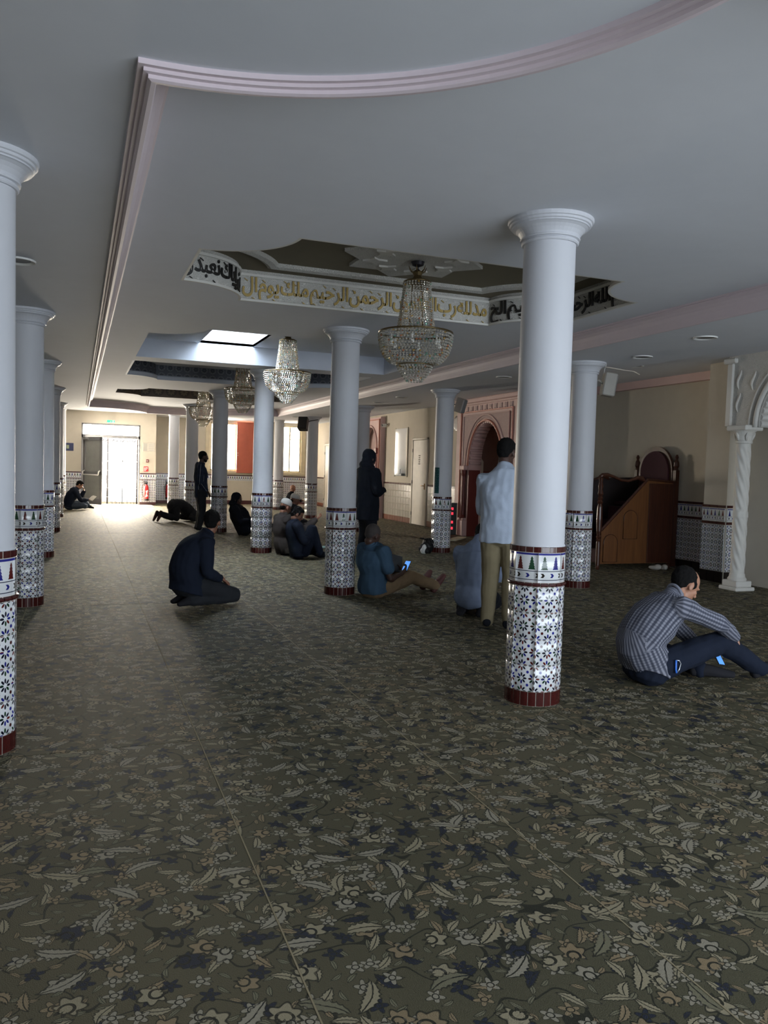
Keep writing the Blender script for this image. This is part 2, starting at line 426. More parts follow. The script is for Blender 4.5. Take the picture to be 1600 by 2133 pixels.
# domes
def length_uv(mb, ring, z0, z1, mi=0):
    """vertical wall through ring points, uv in metres"""
    n = len(ring); s = 0; o = len(mb.v)
    for p in ring: mb.add((p[0], p[1], z0)); mb.add((p[0], p[1], z1))
    for k in range(n):
        j = (k+1) % n; L = math.dist(ring[k], ring[j])
        mb.face((o+2*j, o+2*k, o+2*k+1, o+2*j+1), [(s+L, 0), (s, 0), (s, z1-z0), (s+L, z1-z0)], mi); s += L
    return mb
def dome(d, ztop, band_mat, top_mat, hole=None, lip=0.0):
    e = empty('dome_recess', parent=ceiling); e['kind'] = 'structure'
    mb = length_uv(MB(), notched(**d), ZR-.0, ztop); link('dome_wall', mb.mesh('dome_wall'), band_mat, e)
    b = 0.1; poly = [(d['x0']-b, d['y0']-b), (d['x1']+b, d['y0']-b), (d['x1']+b, d['y1']+b), (d['x0']-b, d['y1']+b)]
    mb = MB().prism(poly, ztop, ztop+.04, holes=[hole] if hole else []); link('dome_top', mb.mesh('dome_top'), top_mat, e)
    return e
e1 = dome(D1, 3.33, WHITEC, DOMEIN)
# lip at the foot of the calligraphy band, ledge at its head, moulded frame on the dome ceiling
for nm, pf, mt in (('band_lip', [(-.001, .0), (.022, .0), (.022, .022), (-.001, .03)], WHITEP), ('band_head', [(-.001, .24), (.02, .24), (.028, .262), (-.001, .262)], WHITEP)):
    link(nm, sweep([[(p[0], p[1], ZR+z) for p in notched(**D1, u=u)] for u, z in pf]).mesh(nm), mt, e1)
link('ceiling_frame', sweep([[(p[0], p[1], 3.33+z) for p in notched(**D1, u=u)] for u, z in [(.27, .0), (.27, -.03), (.31, -.045), (.36, -.03), (.38, -.0)]]).mesh('ceiling_frame'), WHITEC, e1, label='raised moulded plaster frame')
# star rosette round the chandelier hook
def star_poly(n, r0, r1, c, rot=0): return [(c[0]+(r0 if k % 2 == 0 else r1)*math.cos(rot+PI*k/n), c[1]+(r0 if k % 2 == 0 else r1)*math.sin(rot+PI*k/n)) for k in range(2*n)]
mb = MB().prism(star_poly(8, .66, .50, (2.77, 6.66)), 3.30, 3.335)
link('rosette', mb.mesh('rosette'), WHITEC, e1, label='eight pointed carved plaster rosette')
for k in range(8):
    a = 2*PI*k/8+PI/8; c = (2.77+.36*math.cos(a), 6.66+.36*math.sin(a))
    link('rosette_star', MB().prism(star_poly(4, .11, .05, c, a), 3.285, 3.301).mesh('rosette_star'), WHITEP, e1)
SKY = [(1.72, 10.5), (2.55, 10.5), (2.55, 12.66), (1.72, 12.66)]
BLUEW = mat_plaster('dome_blue_white', (196, 202, 214), 0.7, 0.03)
e2 = dome(D2, 3.31, BLUEW, CEIL, hole=SKY)
mb = MB(); wz0, wz1 = 3.31, 3.52
for (a, b) in zip(SKY, SKY[1:]+SKY[:1]):
    o = len(mb.v); [mb.add(q) for q in ((a[0], a[1], wz0), (b[0], b[1], wz0), (b[0], b[1], wz1), (a[0], a[1], wz1))]; mb.face((o+3, o+2, o+1, o))
link('skylight_well', mb.mesh('skylight_well'), WHITEP, e2, label='bright square skylight shaft')
FROST = M('skylight_glass', 0.3, col=hx(235, 240, 245)); FROST.b.inputs['Transmission Weight'].default_value = 1.0; FROST.b.inputs['IOR'].default_value = 1.1
link('skylight_pane', MB().box((1.70, 10.48, 3.53), (2.57, 12.68, 3.54)).mesh('skylight_pane'), FROST.m, e2)
mb = MB()
for x in (1.70, 2.545): mb.box((x, 10.48, 3.52), (x+.03, 12.68, 3.56))
for y in (10.47, 11.57, 12.66): mb.box((1.70, y, 3.52), (2.575, y+.03, 3.56))
link('skylight_frame', mb.mesh('skylight_frame'), WHITEPL, e2)
MOS = mat_mosaic('rosette_mosaic', (70, 74, 84), (96, 100, 108), (40, 44, 56)); MOSB = mat_mosaic('brown_mosaic', (96, 84, 70), (74, 66, 58), (120, 106, 84), 0.3)
e3 = dome(D3, 3.31, MOS, CEIL)
link('band_lip', sweep([[(p[0], p[1], ZR+z) for p in notched(**D3, u=u)] for u, z in [(-.001, .0), (.03, .0), (.03, .07), (-.001, .09)]]).mesh('band_lip'), BLUEW, e3)
e4 = dome(D4, 3.27, MOSB, CEIL)

# ------------------------------------------------------------------ walls
def wall(name, parts, mat=WALL, label=None):
    mb = MB()
    for a, b in parts: mb.box(a, b)
    return struct(name, mb.mesh(name), mat, label=label)
YD, YW = 28.7, 30.2
DX0, DX1, DZ = 0.10, 1.98, 2.72
wall_far = wall('wall_far', [((X0, YD, 0), (DX0, YD+.3, ZF)), ((DX1, YD, 0), (2.5, YD+.3, ZF)), ((DX0, YD, DZ), (DX1, YD+.3, ZF)), ((2.2, YD+.3, 0), (2.5, YW+.3, ZF))], label='cream entrance wall with tiled dado')
W1 = (4.55, 6.20, 1.24, 3.02); W2 = (7.22, 8.02, 1.24, 3.02)
wall_window = wall('wall_window', [((2.5, YW, 0), (X1, YW+.3, 1.24)), ((2.5, YW, 3.02), (X1, YW+.3, ZF)), ((2.5, YW, 1.24), (W1[0], YW+.3, 3.02)), ((W1[1], YW, 1.24), (W2[0], YW+.3, 3.02)), ((W2[1], YW, 1.24), (X1, YW+.3, 3.02))], label='cream end wall with two tall windows')
XR, XN = 8.55, 9.05
wall_right = wall('wall_right', [((XR, 12.9, 0), (XR+.8, 14.80, ZF)), ((XR, 16.36, 0), (XR+.8, 22.85, ZF)), ((XR, 14.80, 2.75), (XR+.8, 16.36, ZF)), ((XR+.72, 14.80, 0), (XR+.95, 16.36, 2.75)), ((XR, 24.0, 0), (XR+.8, YW, ZF)), ((XR, 22.85, 2.8), (XR+.8, 24.0, ZF)), ((XR+.4, 22.85, 0), (XR+.8, 24.0, 2.8)), ((XN, 9.2, 0), (XN+.3, 12.9, ZF)), ((8.45, 8.78, 0), (XN+.3, 9.22, ZF)), ((XR+.2, Y0, 0), (XR+.5, 8.78, ZF))], label='cream side wall with minbar niche')
wall_left = wall('wall_left', [((X0-.25, Y0, 0), (X0, YD+.3, ZF))], label='plain cream left wall')
wall_rear = wall('wall_rear', [((X0, Y0-.25, 0), (1.0, Y0, ZF)), ((9.0, Y0-.25, 0), (X1, Y0, ZF)), ((1.0, Y0-.25, 2.6), (9.0, Y0, ZF))], label='cream wall behind with glazed doors')
# glazed doors behind the camera
dr = empty('door_3', (0, 0, 0), kind='structure'); mb = MB()
for x in (1.0, 2.0, 3.4, 4.8, 6.2, 7.6, 8.94): mb.box((x, Y0-.12, 0), (x+.06, Y0-.06, 2.6))
for z in (0, 1.0, 2.54): mb.box((1.0, Y0-.12, z), (9.0, Y0-.06, z+.06))
link('door_frame', mb.mesh('door_frame'), WHITEPL, dr)
# cornice strip where niche wall meets ceiling
struct('trim_1', MB().prism([(XN, 9.22), (XN-.10, 9.22), (XN-.10, 12.9), (XN, 12.9)], 2.97, ZA).mesh('trim_1'), PINK, label='pinkish cornice above the minbar niche')
# dados on the far walls (tiles under ten pixels: printed)
def uvwall(name, p0, p1, z0, z1, mat, parent, th=0.012, v0=0.0):
    """thin tiled slab on the line p0-p1 (its room side is to the right of p0->p1), uv in metres"""
    a, b = Vector((p0[0], p0[1], 0)), Vector((p1[0], p1[1], 0)); d = (b-a); L = d.length; d.normalize(); nrm = Vector((d.y, -d.x, 0))*th
    mb = MB(); P = []
    for q in (a, b):
        for z in (z0, z1): P += [tuple(q+Vector((0, 0, z))), tuple(q+nrm+Vector((0, 0, z)))]
    o = [mb.add(p) for p in P]   # a:z0 in,out ; z1 in,out ; b: ...
    h = z1-z0
    mb.face((o[1], o[5], o[7], o[3]), [(0, v0), (L, v0), (L, v0+h), (0, v0+h)])
    mb.face((o[3], o[7], o[6], o[2])); mb.face((o[0], o[4], o[5], o[1])); mb.face((o[0], o[1], o[3], o[2])); mb.face((o[4], o[6], o[7], o[5]))
    return link(name, mb.mesh(name), mat, parent)
def dado(p0, p1, parent, zt=1.09):
    uvwall('base_band', p0, p1, 0, .10, REDBASE, parent, .016)
    uvwall('star_dado', p0, p1, .10, .86, STARG, parent)
    uvwall('red_band', p0, p1, .86, .88, REDT, parent, .018)
    uvwall('frieze_band', p0, p1, .88, zt-.035, FRIEZE, parent)
    uvwall('cap_band', p0, p1, zt-.035, zt, REDT, parent, .018)
dado((X0, YD), (DX0, YD), wall_far); dado((DX1, YD), (2.5, YD), wall_far); dado((2.5, YD), (2.5, YW), wall_far)
dado((2.5, YW), (4.3, YW), wall_window); dado((6.45, YW), (XR, YW), wall_window)
uvwall('base_band', (4.3, YW), (6.45, YW), 0, .14, REDBASE, wall_window, .016); uvwall('frieze_band', (4.3, YW), (6.45, YW), .88, 1.055, FRIEZE, wall_window); uvwall('cap_band', (4.3, YW), (6.45, YW), 1.055, 1.09, REDT, wall_window, .018)
# ------------------------------------------------------------------ columns
RT = 0.176   # outer radius of the tiled foot
def curved_tile(name, w, h, r0, r1, seg, mat, uw, bulge=0.0):
    """tile bent round the vertical axis, centred on +X, from z=0 to h; uv in metres"""
    mb = MB(); A = w/r1; rows = [(r1-.0015, 0), (r1, .0015)] + ([(r1+bulge*.8, h*.25), (r1+bulge, h*.5), (r1+bulge*.8, h*.75)] if bulge else []) + [(r1, h-.0015), (r1-.0015, h)]
    rows = [(r0, 0)]+rows+[(r0, h)]; n = seg+1
    for r, z in rows:
        for k in range(n):
            a = -A/2+A*k/seg; mb.add((r*math.cos(a), r*math.sin(a), z))
    for i in range(len(rows)-1):
        for k in range(seg):
            uv = [(uw*k/seg, rows[i][1]), (uw*(k+1)/seg, rows[i][1]), (uw*(k+1)/seg, rows[i+1][1]), (uw*k/seg, rows[i+1][1])]
            mb.face((i*n+k, i*n+k+1, (i+1)*n+k+1, (i+1)*n+k), uv, 0, not bulge and seg > 3 and 0 < i < len(rows)-2)
    L = len(rows)
    mb.face([i*n for i in range(L)][::-1]); mb.face([i*n+seg for i in range(L)])
    return mb.mesh(name)
NT, NS = 7, 22
wT, wS = 2*PI*RT/NT-.0026, 2*PI*RT/NS-.0055
TILE = curved_tile('star_tile', wT, .163, RT-.009, RT, 5, STAR, .165); TILE.materials.append(STAR)
FRZ = curved_tile('frieze_tile', wT, .186, RT-.009, RT-.001, 5, FRIEZE, .165); FRZ.materials.append(FRIEZE)
BASE = curved_tile('base_strip', wS, .088, RT-.009, RT+.002, 2, REDT, .05); BASE.materials.append(REDT)
BEAD = curved_tile('bead_tile', wS, .025, RT-.009, RT+.001, 2, REDT, .05, bulge=.010); BEAD.materials.append(REDT)
CAP = curved_tile('cap_strip', wS, .034, RT-.009, RT+.001, 2, REDT, .05); CAP.materials.append(REDT)
CORE = MB().lathe([(RT-.0018, 0), (RT-.0018, 1.0)], 32, sm=True).mesh('grout_core'); CORE.materials.append(GROUT)
def ring_mesh(name, srcs):
    """joined ring of the small strips, for columns where they are too small to pick apart"""
    mb = MB()
    for src, n, z in srcs:
        for k in range(n):
            M4 = Matrix.Translation((0, 0, z)) @ Matrix.Rotation(2*PI*k/n, 4, 'Z'); o = len(mb.v)
            mb.v += [tuple(M4 @ v.co) for v in src.vertices]
            for p in src.polygons: mb.face([o+i for i in p.vertices])
    return mb.mesh(name)
RINGS = ring_mesh('red_strip_rings', [(BASE, NS, .002), (BEAD, NS, .752), (CAP, NS, .966)]); RINGS.materials.append(REDT)
SHAFTS = {}
def shaft_capital(H):
    if H in SHAFTS: return SHAFTS[H]
    sh = MB().lathe([(RT-.006, .999), (RT-.003, 1.004), (.166, 1.012), (.165, 1.6), (.161, H-.15), (.161, H-.10)], 40, sm=True).mesh('shaft'); sh.materials.append(COLW)
    cp = [(.160, H-.150), (.172, H-.150), (.178, H-.143), (.178, H-.135), (.170, H-.130), (.170, H-.126), (.184, H-.122), (.186, H-.114), (.178, H-.110),
          (.184, H-.098), (.198, H-.078), (.214, H-.062), (.232, H-.052), (.240, H-.050), (.240, H-.042), (.250, H-.038), (.253, H-.030), (.253, H-.026), (.262, H-.022), (.266, H-.012), (.266, H+.001)]
    c = MB().lathe(cp, 44, sm=False).mesh('capital'); c.materials.append(COLW)
    SHAFTS[H] = (sh, c); return SHAFTS[H]
def column(x, y, H, label, spin=0.0):
    e = empty('tiled_column', (x, y, 0), spin, label, 'column', 'tiled round columns', kind='structure')
    sh, cp = shaft_capital(H); link('shaft', sh, None, e); link('capital', cp, None, e); link('grout_core', CORE, None, e)
    for j in range(4):
        for k in range(NT): link('star_tile', TILE, None, e, (0, 0, .0915+.165*j), (0, 0, 2*PI*k/NT))
    for k in range(NT): link('frieze_tile', FRZ, None, e, (0, 0, .778), (0, 0, 2*PI*k/NT))
    if y < 10:
        for src, nm, z in ((BASE, 'base_strip', .002), (BEAD, 'bead_tile', .752), (CAP, 'cap_strip', .966)):
            for k in range(NS): link(nm, src, None, e, (0, 0, z), (0, 0, 2*PI*k/NS))
    else:
        o = link('red_strip_rings', RINGS, None, e); o['kind'] = 'stuff'
    return e
# left row
column(-.457, 4.40, ZL, 'white tiled column cut off by the left edge, nearest of the left row', .2)
column(-.485, 8.72, ZL, 'second white tiled column of the left row, behind the nearest one', .5)
column(-.50, 13.0, ZL, 'third white tiled column of the left row', .1)
column(-.505, 17.6, ZL, 'fourth white tiled column of the left row', .7)
column(-.515, 22.1, ZL, 'fifth white tiled column of the left row', .3)
column(-.515, 26.4, ZF, 'last column of the left row, beside the entrance wall', .3)
# middle row
column(2.755, 4.445, ZR, 'largest foreground white column hiding half of the man in the white shirt', .16)
column(2.853, 8.866, ZR, 'white column the seated man in the blue shirt leans against', .75)
column(2.895, 13.35, ZR, 'white column the man in the white knitted cap leans against', .4)
column(2.86, 17.55, ZR, 'white column between the standing plaid man and the reclining hooded figure', .2)
column(2.85, 22.05, ZR, 'white column behind the standing man in the plaid shirt', .5)
column(2.86, 26.5, ZF, 'far white column behind the prostrating man, near the entrance', .1)
# right row
column(6.10, 8.88, ZL, 'white column left of the wooden minbar with a white speaker on it', .65)
column(6.116, 13.14, ZL, 'white column with a green poster and a bag at its foot', .3)
column(6.16, 17.7, ZL, 'white column directly behind the standing hooded figure', .1)
column(6.25, 22.3, ZL, 'white column with a black loudspeaker beside the far window', .6)
column(6.30, 26.6, ZF, 'far white column left of the rightmost window', .2)
# ------------------------------------------------------------------ windows, doors, wall fittings
FRAMEC = plain('window_frame_paint', (206, 194, 166), 0.45); TERRA = plain('terracotta_panel', (176, 92, 72), 0.6, var=0.05)
GLASS = M('window_glass', 0.03, col=(1, 1, 1, 1)); GLASS.b.inputs['Transmission Weight'].default_value = 1.0; GLASS.b.inputs['IOR'].default_value = 1.02
GREYMET = plain('grey_door_paint', (120, 120, 122), 0.4); RED = plain('fire_red', (190, 36, 40), 0.35); GREEN = plain('sign_green', (20, 150, 90), 0.5)
YZ = Matrix(((0, 0, 1, 0), (1, 0, 0, 0), (0, 1, 0, 0), (0, 0, 0, 1)))     # plan (a,b) -> (Y,Z), extrusion -> X
XZ = Matrix(((1, 0, 0, 0), (0, 0, -1, 0), (0, 1, 0, 0), (0, 0, 0, 1)))    # plan (a,b) -> (X,Z), extrusion -> -Y
def window(n, x0, x1, z0, z1, y, mull, trans, label):
    e = empty('window_%d' % n, ((x0+x1)/2, y, z0), kind='structure', label=label); ox, oz = (x0+x1)/2, z0
    def fr(name, boxes, mat):
        mb = MB()
        for a, b in boxes: mb.bevel_box((a[0]-ox, a[1]-y, a[2]-oz), (b[0]-ox, b[1]-y, b[2]-oz), .006)
        return link(name, mb.mesh(name), mat, e)
    t = .06
    fr('window_frame', [((x0, y+.02, z0), (x0+t, y+.10, z1)), ((x1-t, y+.02, z0), (x1, y+.10, z1)), ((x0, y+.02, z0), (x1, y+.10, z0+t)), ((x0, y+.02, z1-t), (x1, y+.10, z1))], FRAMEC)
    fr('window_surround', [((x0-.16, y-.03, z0-.06), (x0, y, z1+.06)), ((x1, y-.03, z0-.06), (x1+.16, y, z1+.06)), ((x0-.16, y-.06, z0-.10), (x1+.16, y, z0))], FRAMEC)
    for m_ in mull: fr('mullion', [((m_-.025, y+.03, z0), (m_+.025, y+.09, z1))], FRAMEC)
    if trans: fr('transom', [((mull[-1], y+.03, trans-.015), (x1, y+.08, trans+.015))], FRAMEC)
    cuts = [x0]+list(mull)+[x1]
    for a, b in zip(cuts, cuts[1:]): fr('pane', [((a+.02, y+.055, z0+.03), (b-.02, y+.061, z1-.03))], GLASS.m)
    mb = MB()                                     # ironwork beyond the panes: stems with small buds
    for x in cuts[:-1]:
        for q in range(9):
            for sx in (.12, .34):
                z = .15+q*.2; mb.bevel_box((x+sx-ox-.006, .20, z-.02), (x+sx-ox+.006, .215, z+.02), .004)
    for q in range(2): mb.box((x0-ox, .205, .2+q*1.2), (x1-ox, .211, .206+q*1.2))
    for x in cuts[:-1]:
        for sx in (.12, .34): mb.box((x+sx-ox-.002, .205, 0), (x+sx-ox+.002, .209, z1-z0))
    link('window_grille', mb.mesh('window_grille'), IRON, e)
    return e
window(1, *W1, YW, (5.02, 5.52), None, 'tall bright window half covered by a terracotta panel')
window(2, *W2, YW, (7.58,), 2.50, 'tall bright window right of the loudspeaker')
e = empty('shutter_panel', (5.87, YW-.10, 1.17), label='terracotta red panel covering the right side of the window', cat='shutter')
link('panel', MB().bevel_box((-.34, -.02, 0), (.36, .03, 1.90), .008).mesh('panel'), TERRA, e)
for z in (.66, .74): link('knob', MB().lathe([(.0, -.004), (.012, -.004), (.016, .008), (.0, .014)], 10).mesh('knob'), WHITEPL, e, (-.30, -.025, z), (PI/2, 0, 0))
# entrance: transom, open leaf with panic bar, iron gate
d1 = empty('door_1', (DX0, YD, 0), kind='structure', label='open entrance doorway with bright daylight')
W_ = DX1-DX0; mb = MB()
mb.box((0, .02, 0), (.05, .12, DZ)); mb.box((W_-.05, .02, 0), (W_, .12, DZ)); mb.box((0, .02, 2.24), (W_, .12, 2.34)); mb.box((0, .02, DZ-.05), (W_, .12, DZ))
link('door_frame', mb.mesh('door_frame'), GREYMET, d1)
link('transom_pane', MB().box((.05, .06, 2.33), (W_-.05, .066, DZ-.05)).mesh('transom_pane'), GLASS.m, d1)
leaf = empty('door_leaf', (.06, .02, 0), -math.radians(50), parent=d1); LW, LH = .90, 2.25; mb = MB()
for a, b in (((0, -.02, .02), (.11, .02, LH)), ((LW-.11, -.02, .02), (LW, .02, LH)), ((0, -.02, .02), (LW, .02, .22)), ((0, -.02, LH-.12), (LW, .02, LH)), ((0, -.02, 1.0), (LW, .02, 1.12))): mb.bevel_box(a, b, .006)
link('leaf_frame', mb.mesh('leaf_frame'), GREYMET, leaf)
GREYGL = plain('obscured_glass', (150, 152, 150), 0.25)
link('leaf_pane', MB().box((.11, -.006, 1.12), (LW-.11, .006, LH-.12)).box((.11, -.006, .22), (LW-.11, .006, 1.0)).mesh('leaf_pane'), GREYGL, leaf)
mb = MB(); mb.tube([(.10, -.10, 1.0), (LW-.08, -.10, 1.0)], .02, 10); mb.tube([(.10, -.02, 1.14), (.08, -.09, 1.10), (.10, -.10, 1.0)], .022, 8); mb.tube([(LW-.08, -.02, 1.14), (LW-.06, -.09, 1.10), (LW-.08, -.10, 1.0)], .022, 8)
link('panic_bar', mb.mesh('panic_bar'), WHITEPL, leaf, label='white panic bar')
link('closer', MB().bevel_box((.06, -.08, LH-.11), (.30, -.02, LH-.04), .01).mesh('closer'), GREYMET, leaf)
gate = empty('iron_gate', (DX0, YD+.18, 0), label='wrought iron entrance gate silhouetted against the daylight', cat='gate')
def post(x, r=.017):
    mb = MB().tube([(x, 0, .02), (x, 0, 2.25)], r, 8)
    for z in (.25, .55, .85, 1.15, 1.75, 2.05): mb.lathe([(.0, z-.03), (r*1.7, z), (.0, z+.03)], 8, c=(x, 0))
    mb.lathe([(.0, 1.42), (r*2.4, 1.47), (.0, 1.52)], 10, c=(x, 0)); return mb.mesh('gate_post')
link('gate_post', post(.84, .030), IRON, gate); link('gate_post', post(.58, .022), IRON, gate); link('gate_post', post(1.80, .030), IRON, gate); link('gate_post', post(1.32, .012), IRON, gate)
for x in (1.0, 1.12, 1.24, 1.36, 1.48, 1.60, 1.70): link('gate_bar', MB().tube([(x, 0, .02), (x, 0, 2.25)], .0055, 5).mesh('gate_bar'), IRON, gate)
for z in (.85, 1.47): link('gate_rail', MB().tube([(.58, 0, z), (1.80, 0, z)], .004, 5).mesh('gate_rail'), IRON, gate)
for x in (.64, .76, .96, 1.10, 1.30, 1.50, 1.68):
    pts = [(x+.05*(1-q/16)*math.cos(q*.8), 0, .12+.05*(1-q/16)*math.sin(q*.8)) for q in range(15)]
    link('gate_scroll', MB().tube(pts, .005, 5).mesh('gate_scroll'), IRON, gate)
    pts = [(x+.06*math.cos(PI*q/8), 0, 2.20-.06*math.sin(PI*q/8)) for q in range(9)]
    link('gate_scallop', MB().tube(pts, .014, 5).mesh('gate_scallop'), IRON, gate)
for x, s in ((.84, -1), (.84, 1)):
    link('gate_leaf_ornament', MB().tube([(x, 0, 1.16), (x+s*.06, 0, 1.15), (x+s*.13, 0, 1.08)], [.004, .010, .004], 6).mesh('gate_leaf_ornament'), IRON, gate)
link('lock_plate', MB().prism([(.83, 1.02), (.58, .72), (.83, .70)], -.008, .008, mat=XZ).mesh('lock_plate'), GREYMET, gate, label='dark triangular plate')
o = link('door_mat', MB().bevel_box((-.95, -.62, 0), (1.0, .62, .012), .004).mesh('door_mat'), plain('pale_mat', (190, 184, 172), 0.95, bump=.4, bscale=200), None, (1.36, 27.95, 0)); tag(o, 'pale door mat lying before the bright entrance', 'mat')
# exit sign, picture, plan, alarm, extinguisher
e = empty('exit_sign', (1.02, YD, 2.80), label='small green exit sign over the entrance', cat='sign')
GL = M('exit_green_glow', .4, col=hx(30, 190, 110)); GL.b.inputs['Emission Color'].default_value = hx(40, 220, 130); GL.b.inputs['Emission Strength'].default_value = 1.2
link('housing', MB().bevel_box((-.13, -.05, -.05), (.13, 0, .05), .01).mesh('housing'), WHITEPL, e); link('panel', MB().bevel_box((-.12, -.056, -.04), (.12, -.049, .04), .003).mesh('panel'), GL.m, e)
mb = MB(); mb.lathe([(0, -.003), (.011, 0), (0, .003)], 8, c=(0, 0)); 
fig = MB().tube([(.0, -.06, .012), (-.006, -.06, -.004), (.016, -.06, -.03)], .005, 5).tube([(-.006, -.06, -.004), (-.024, -.06, -.028)], .005, 5).tube([(.0, -.06, .008), (.022, -.06, .002)], .004, 5).lathe([(0, .016), (.009, .023), (0, .031)], 8, c=(.003, -.06)); fig.box((.05, -.06, -.035), (.09, -.057, .035))
link('running_figure', fig.mesh('running_figure'), WHITEPL, e)
e = empty('wall_picture', (-.28, YD, 1.90), label='small dark blue framed notice left of the entrance', cat='picture')
link('frame', MB().bevel_box((-.14, -.025, -.13), (.14, 0, .13), .008).mesh('frame'), plain('navy_frame', (40, 48, 84), .4), e); link('print', MB().box((-.08, -.03, -.06), (-.0, -.024, .06)).mesh('print'), plain('picture_print', (150, 160, 130), .5), e)
e = empty('evacuation_plan', (2.265, YD, 1.83), label='glazed evacuation plan right of the entrance', cat='picture')
link('plate', MB().bevel_box((-.20, -.015, 0), (.20, 0, .30), .006).mesh('plate'), plain('plan_paper', (196, 190, 178), .2), e)
mb = MB().box((-.18, -.019, .02), (-.06, -.016, .28)); 
for k in range(4): mb.box((.0, -.019, .04+.06*k), (.16, -.016, .06+.06*k))
link('printed_lines', mb.mesh('printed_lines'), plain('plan_ink', (168, 164, 156), .4), e)
e = empty('alarm_button', (2.22, YD, 1.51), label='small dark red alarm call box above the extinguisher sign', cat='alarm')
link('box', MB().bevel_box((-.05, -.05, -.05), (.05, 0, .05), .01).mesh('box'), plain('maroon', (96, 30, 30), .4), e); link('button', MB().box((-.025, -.056, -.012), (.025, -.049, .012)).mesh('button'), WHITEPL, e)
e = empty('extinguisher_sign', (2.18, YD, 1.15), label='red and white extinguisher sign just above the tiles', cat='sign')
link('plate', MB().bevel_box((-.075, -.012, 0), (.075, 0, .17), .004).mesh('plate'), RED, e)
link('pictogram', MB().box((-.05, -.015, .02), (-.02, -.012, .14)).box((.0, -.015, .10), (.05, -.012, .14)).box((.0, -.015, .05), (.03, -.012, .08)).mesh('pictogram'), WHITEPL, e)
def extinguisher(x, y, z, label, ang=0):
    e = empty('fire_extinguisher', (x, y, z), ang, label, 'extinguisher', 'fire extinguishers')
    link('cylinder', MB().lathe([(0, 0), (.07, .005), (.08, .03), (.08, .42), (.065, .49), (.03, .53), (.03, .55)], 18, sm=True).mesh('cylinder'), RED, e)
    link('foot', MB().lathe([(.083, -.005), (.084, .06), (.08, .06)], 18).mesh('foot'), BLACKM, e)
    mb = MB().lathe([(.03, .55), (.034, .60), (.0, .61)], 10); mb.bevel_box((-.10, -.012, .60), (.05, .012, .625), .004); mb.bevel_box((-.11, -.012, .64), (.04, .012, .66), .004); link('valve', mb.mesh('valve'), BLACKM, e)
    link('hose', MB().tube([(-.02, 0, .58), (-.11, -.03, .56), (-.15, -.04, .42), (-.13, -.04, .22), (-.10, -.03, .12)], .011, 7).mesh('hose'), BLACKM, e)
    link('label_plate', MB().prism([(-.04, .12), (.05, .15), (.02, .23), (.055, .36), (-.03, .33), (-.005, .25)], .079, .085, mat=XZ).mesh('label_plate'), WHITEPL, e, label='pale paper label')
extinguisher(2.19, YD-.10, .16, 'red fire extinguisher on the tiles right of the entrance'); extinguisher(3.06, YW-.1, .16, 'red fire extinguisher half hidden behind a far column', .4)
# ------------------------------------------------------------------ side wall: ribbed dado tiles, white door, glass panel
def mat_ribbed():
    m = M('ribbed_grey_tile', .18, spec=.6); x, y, z = m.xyz(m.pos()); w = (y*210.0).sin()
    m.base(m.mix(w.step(-.5, .8), hx(150, 144, 134), hx(186, 180, 168))); m.bump(w, .25, .003); return m.m
RIB = mat_ribbed(); TP = MB().bevel_box((-.012, .003, .003), (.0, .197, .177), .004).mesh('dado_tile'); TP.materials.append(RIB)
CPT = MB().bevel_box((-.016, .003, 0), (0, .197, .05), .006).mesh('cap_tile'); CPT.materials.append(plain('brown_cap_glaze', (84, 52, 44), .2))
BST = MB().bevel_box((-.014, .003, 0), (0, .197, .148), .004).mesh('base_tile'); BST.materials.append(plain('brown_base_glaze', (112, 70, 54), .25))
def ribdado(y0, y1):
    n = round((y1-y0)/.2); s = (y1-y0)/(n*.2)
    for k in range(n):
        y = y0+k*.2*s
        for j in range(5): o = link('dado_tile', TP, None, wall_right, (XR, y, .15+j*.18)); o.scale.y = s
        o = link('cap_tile', CPT, None, wall_right, (XR, y, 1.05)); o.scale.y = s; o = link('base_tile', BST, None, wall_right, (XR, y, 0)); o.scale.y = s
ribdado(20.32, 22.5); ribdado(17.0, 19.26); ribdado(24.5, 27.6); ribdado(28.7, 30.2)
def sidedoor(n, y0, y1, h, label):
    e = empty('door_%d' % n, (XR, (y0+y1)/2, 0), kind='structure', label=label); w = (y1-y0)/2
    mb = MB()
    for a, b in (((-.05, -w, 0), (0, -w+.06, h)), ((-.05, w-.06, 0), (0, w, h)), ((-.05, -w, h-.06), (0, w, h))): mb.bevel_box(a, b, .008)
    link('door_frame', mb.mesh('door_frame'), CREAMDOOR, e)
    link('door_leaf', MB().bevel_box((-.035, -w+.065, .01), (-.005, w-.065, h-.065), .004).mesh('door_leaf'), CREAMDOOR, e)
    mb = MB().bevel_box((-.05, -w+.10, .96), (-.034, -w+.14, 1.12), .006).tube([(-.05, -w+.12, 1.06), (-.09, -w+.12, 1.06), (-.09, -w+.24, 1.06)], .010, 7)
    link('handle', mb.mesh('handle'), BRASS, e)
    mb = MB()
    for z in (.25, 1.1, 1.95): mb.tube([(-.05, w-.06, z), (-.05, w-.06, z+.09)], .011, 7)
    link('hinge', mb.mesh('hinge'), GREYMET, e)
    return e, w
dd, w = sidedoor(2, 19.28, 20.30, 2.33, 'narrow cream door in the side wall')
mb = MB()
for k in range(5): mb.bevel_box((-.040, -.06+.012*(k % 2), 1.62+k*.055), (-.0355, .05+.014*((k+1) % 2), 1.65+k*.055), .002)
link('paper_notice', mb.mesh('paper_notice'), plain('notice_ink', (128, 120, 104), .7), dd)
sidedoor(4, 27.6, 28.65, 2.33, 'far cream door at the end of the side wall')
e = empty('wall_glass_panel', (XR, 21.16, 1.29), label='tall bright glass panel in the side wall beside the cream door', cat='glass panel')
